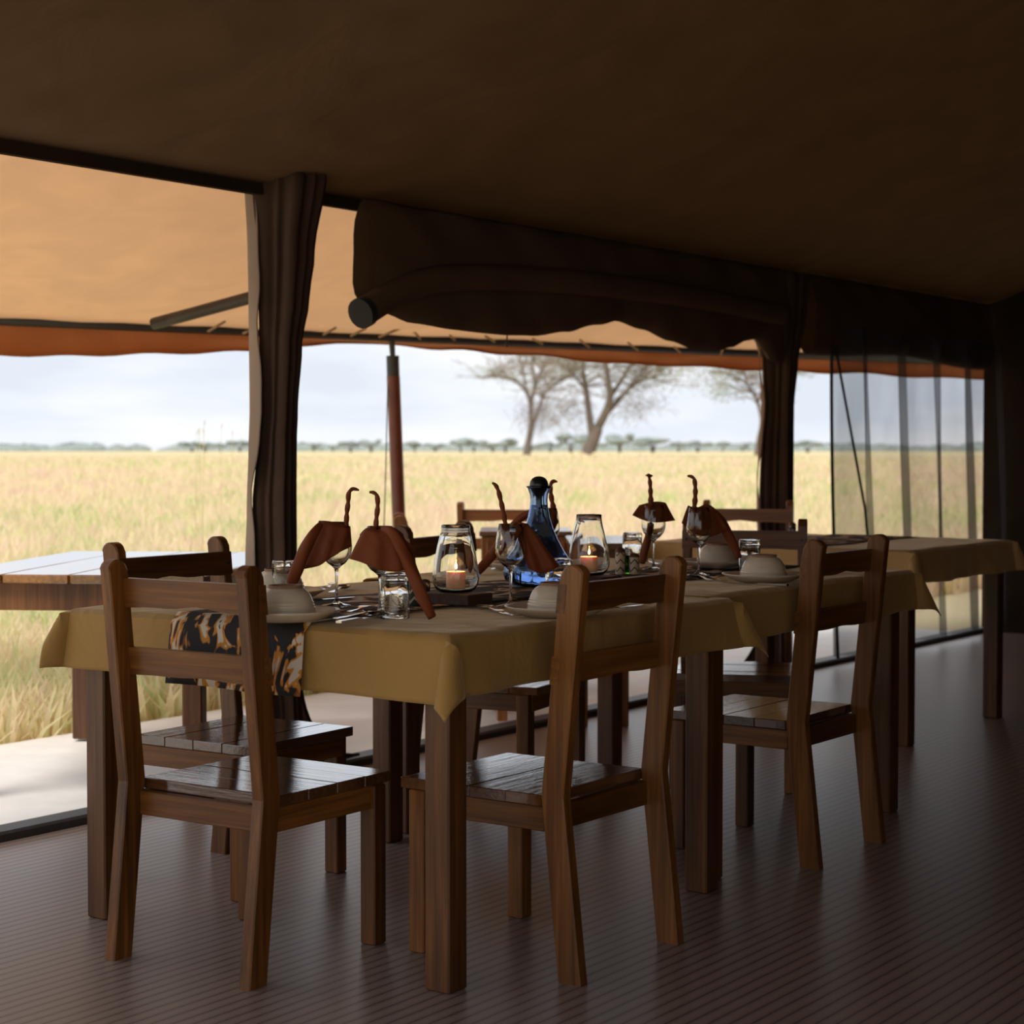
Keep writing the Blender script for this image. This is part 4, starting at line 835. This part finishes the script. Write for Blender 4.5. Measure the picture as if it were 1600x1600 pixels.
for _ in range(500):
    c = at(925, 722, 92); q = c + Vector((rnd.gauss(0, 0.8), rnd.gauss(0, 0.5), rnd.uniform(-0.7, 0.3) * 1)); a = Vector((rnd.uniform(-1, 1), rnd.uniform(-1, 1), rnd.uniform(-0.3, 1))).normalized(); b = a.orthogonal(); bs.add([q, q + a * 0.22, q + a * 0.2 + b * 0.12, q + b * 0.12], [(0, 1, 2, 3)])
tag(bs.obj('green_bush', 'grass_blades'), 'low green bush at the foot of the thick acacia', 'bush')
# far umbrella trees on the horizon
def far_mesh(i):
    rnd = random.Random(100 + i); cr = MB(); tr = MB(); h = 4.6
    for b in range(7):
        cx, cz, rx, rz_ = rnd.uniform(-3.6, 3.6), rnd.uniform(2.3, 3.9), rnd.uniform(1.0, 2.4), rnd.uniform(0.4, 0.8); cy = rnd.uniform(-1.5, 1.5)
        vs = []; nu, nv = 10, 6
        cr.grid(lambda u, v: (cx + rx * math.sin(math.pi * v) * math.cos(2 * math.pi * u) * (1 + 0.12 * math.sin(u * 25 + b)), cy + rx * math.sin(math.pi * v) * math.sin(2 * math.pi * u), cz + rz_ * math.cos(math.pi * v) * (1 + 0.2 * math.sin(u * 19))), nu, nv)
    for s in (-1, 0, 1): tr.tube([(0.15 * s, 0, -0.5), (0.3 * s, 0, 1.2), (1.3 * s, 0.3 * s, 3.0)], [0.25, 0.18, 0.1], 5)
    return cr.mesh('crown', 'hazed_leaf', smooth=True), tr.mesh('trunk', 'bark', smooth=True)
FAR = [far_mesh(i) for i in range(4)]; rnd = random.Random(21)
spots = [(548, 480, 0.75), (580, 520, 0.9), (648, 500, 0.9), (720, 500, 1.1), (740, 560, 0.9), (790, 470, 1.2), (770, 600, 0.8), (860, 540, 0.9), (892, 470, 1.1), (968, 450, 1.15), (1020, 470, 1.15), (1090, 520, 0.9), (1130, 700, 0.9), (1160, 640, 0.9), (320, 600, 0.8), (345, 640, 0.8), (375, 600, 0.9), (490, 700, 0.8), (520, 680, 0.8), (1262, 480, 0.9), (300, 560, 0.8), (680, 680, 0.9), (830, 720, 0.9), (930, 700, 1), (1060, 640, 1.0)]
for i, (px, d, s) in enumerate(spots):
    p = at(px, 703, d); t = thing('umbrella_tree', 'small hazy grey green umbrella tree far off on the horizon', 'tree', (p.x, p.y, ground_z(d)), rnd.uniform(0, 6), 'umbrella trees along the far horizon')
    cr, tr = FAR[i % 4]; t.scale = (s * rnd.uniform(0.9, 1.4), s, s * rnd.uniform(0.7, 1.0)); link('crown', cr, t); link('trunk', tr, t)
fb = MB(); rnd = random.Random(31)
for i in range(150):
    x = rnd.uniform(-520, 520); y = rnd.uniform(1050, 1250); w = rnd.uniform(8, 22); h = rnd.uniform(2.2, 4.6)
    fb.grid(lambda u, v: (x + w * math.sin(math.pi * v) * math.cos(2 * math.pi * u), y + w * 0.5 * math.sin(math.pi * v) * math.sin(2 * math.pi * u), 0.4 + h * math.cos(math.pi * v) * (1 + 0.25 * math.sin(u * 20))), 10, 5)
fo_ = fb.obj('distant_scrub', 'hazed_leaf', smooth=True); tag(fo_, 'low hazy grey green scrub line along the horizon', 'scrub'); fo_['kind'] = 'stuff'

# grass blades
def grass(n, d0, d1, h0, h1, name, label):
    d = d0 * (d1 / d0) ** RNG.random(n); x = (RNG.random(n) * 2 - 1) * 0.31 * d
    tt = N.x * (x - C0.x) + N.y * (d - C0.y); keep = tt > 3.56; d = d[keep]; x = x[keep]; n = len(d)
    h = (h0 + (h1 - h0) * RNG.random(n)) * (0.6 + 0.4 * np.minimum(1, (d - 7) / 6)); w = 0.0022 * d ** 0.85 * (0.6 + 0.8 * RNG.random(n)); ang = RNG.random(n) * 6.283; lean = RNG.normal(0, 0.28, (n, 2)) * h[:, None]
    z0 = np.array([ground_z(q) if q > 9 else -0.09 for q in d]) - 0.03
    ca, sa = np.cos(ang) * w, np.sin(ang) * w * 0.5; V = np.zeros((n, 5, 3))
    V[:, 0] = np.stack([x - ca, d - sa, z0], 1); V[:, 1] = np.stack([x + ca, d + sa, z0], 1)
    V[:, 2] = np.stack([x + ca * 0.8 + lean[:, 0] * 0.4, d + sa * 0.8 + lean[:, 1] * 0.4, z0 + h * 0.6], 1); V[:, 3] = np.stack([x - ca * 0.8 + lean[:, 0] * 0.4, d - sa * 0.8 + lean[:, 1] * 0.4, z0 + h * 0.6], 1)
    V[:, 4] = np.stack([x + lean[:, 0], d + lean[:, 1], z0 + h], 1)
    me = bpy.data.meshes.new(name); b = np.arange(n)[:, None] * 5
    loops = np.concatenate([b + 0, b + 1, b + 2, b + 3, b + 3, b + 2, b + 4], 1).ravel().astype(np.int32)
    me.vertices.add(n * 5); me.vertices.foreach_set('co', V.ravel()); me.loops.add(n * 7); me.loops.foreach_set('vertex_index', loops)
    st = (np.arange(n)[:, None] * 7 + np.array([[0, 4]])).ravel().astype(np.int32); me.polygons.add(n * 2); me.polygons.foreach_set('loop_start', st)
    me.polygons.foreach_set('loop_total', np.tile(np.array([4, 3], np.int32), n)); me.update(calc_edges=True); me.validate(); me.materials.append(MATS['grass_blades'])
    o = link(name, me); o['kind'] = 'stuff'; return tag(o, label, 'grass')
grass(200000, 6.5, 110, 0.22, 0.5, 'savanna_grass', 'dry yellow and green savanna grass outside the tent')
ts = MB(); rnd = random.Random(77)
for _ in range(7):
    px = rnd.uniform(305, 378); d = rnd.uniform(10.5, 13); b = at(px + rnd.uniform(-6, 6), 703, d); b.z = -0.05; e = at(px, rnd.uniform(632, 690), d); m_ = b.lerp(e, 0.6) + Vector((rnd.uniform(-0.02, 0.02), 0, 0))
    ts.tube([b, m_, e], [0.002, 0.0016, 0.001], 4, caps=False)
    ts.tube([e, e + Vector((rnd.uniform(-0.01, 0.01), 0, 0.03))], [0.0035, 0.002], 5)
ts = tag(ts.obj('tall_grass_stalks', 'grass_blades'), 'tall thin grass stalks rising above the horizon at left', 'grass'); ts['kind'] = 'stuff'
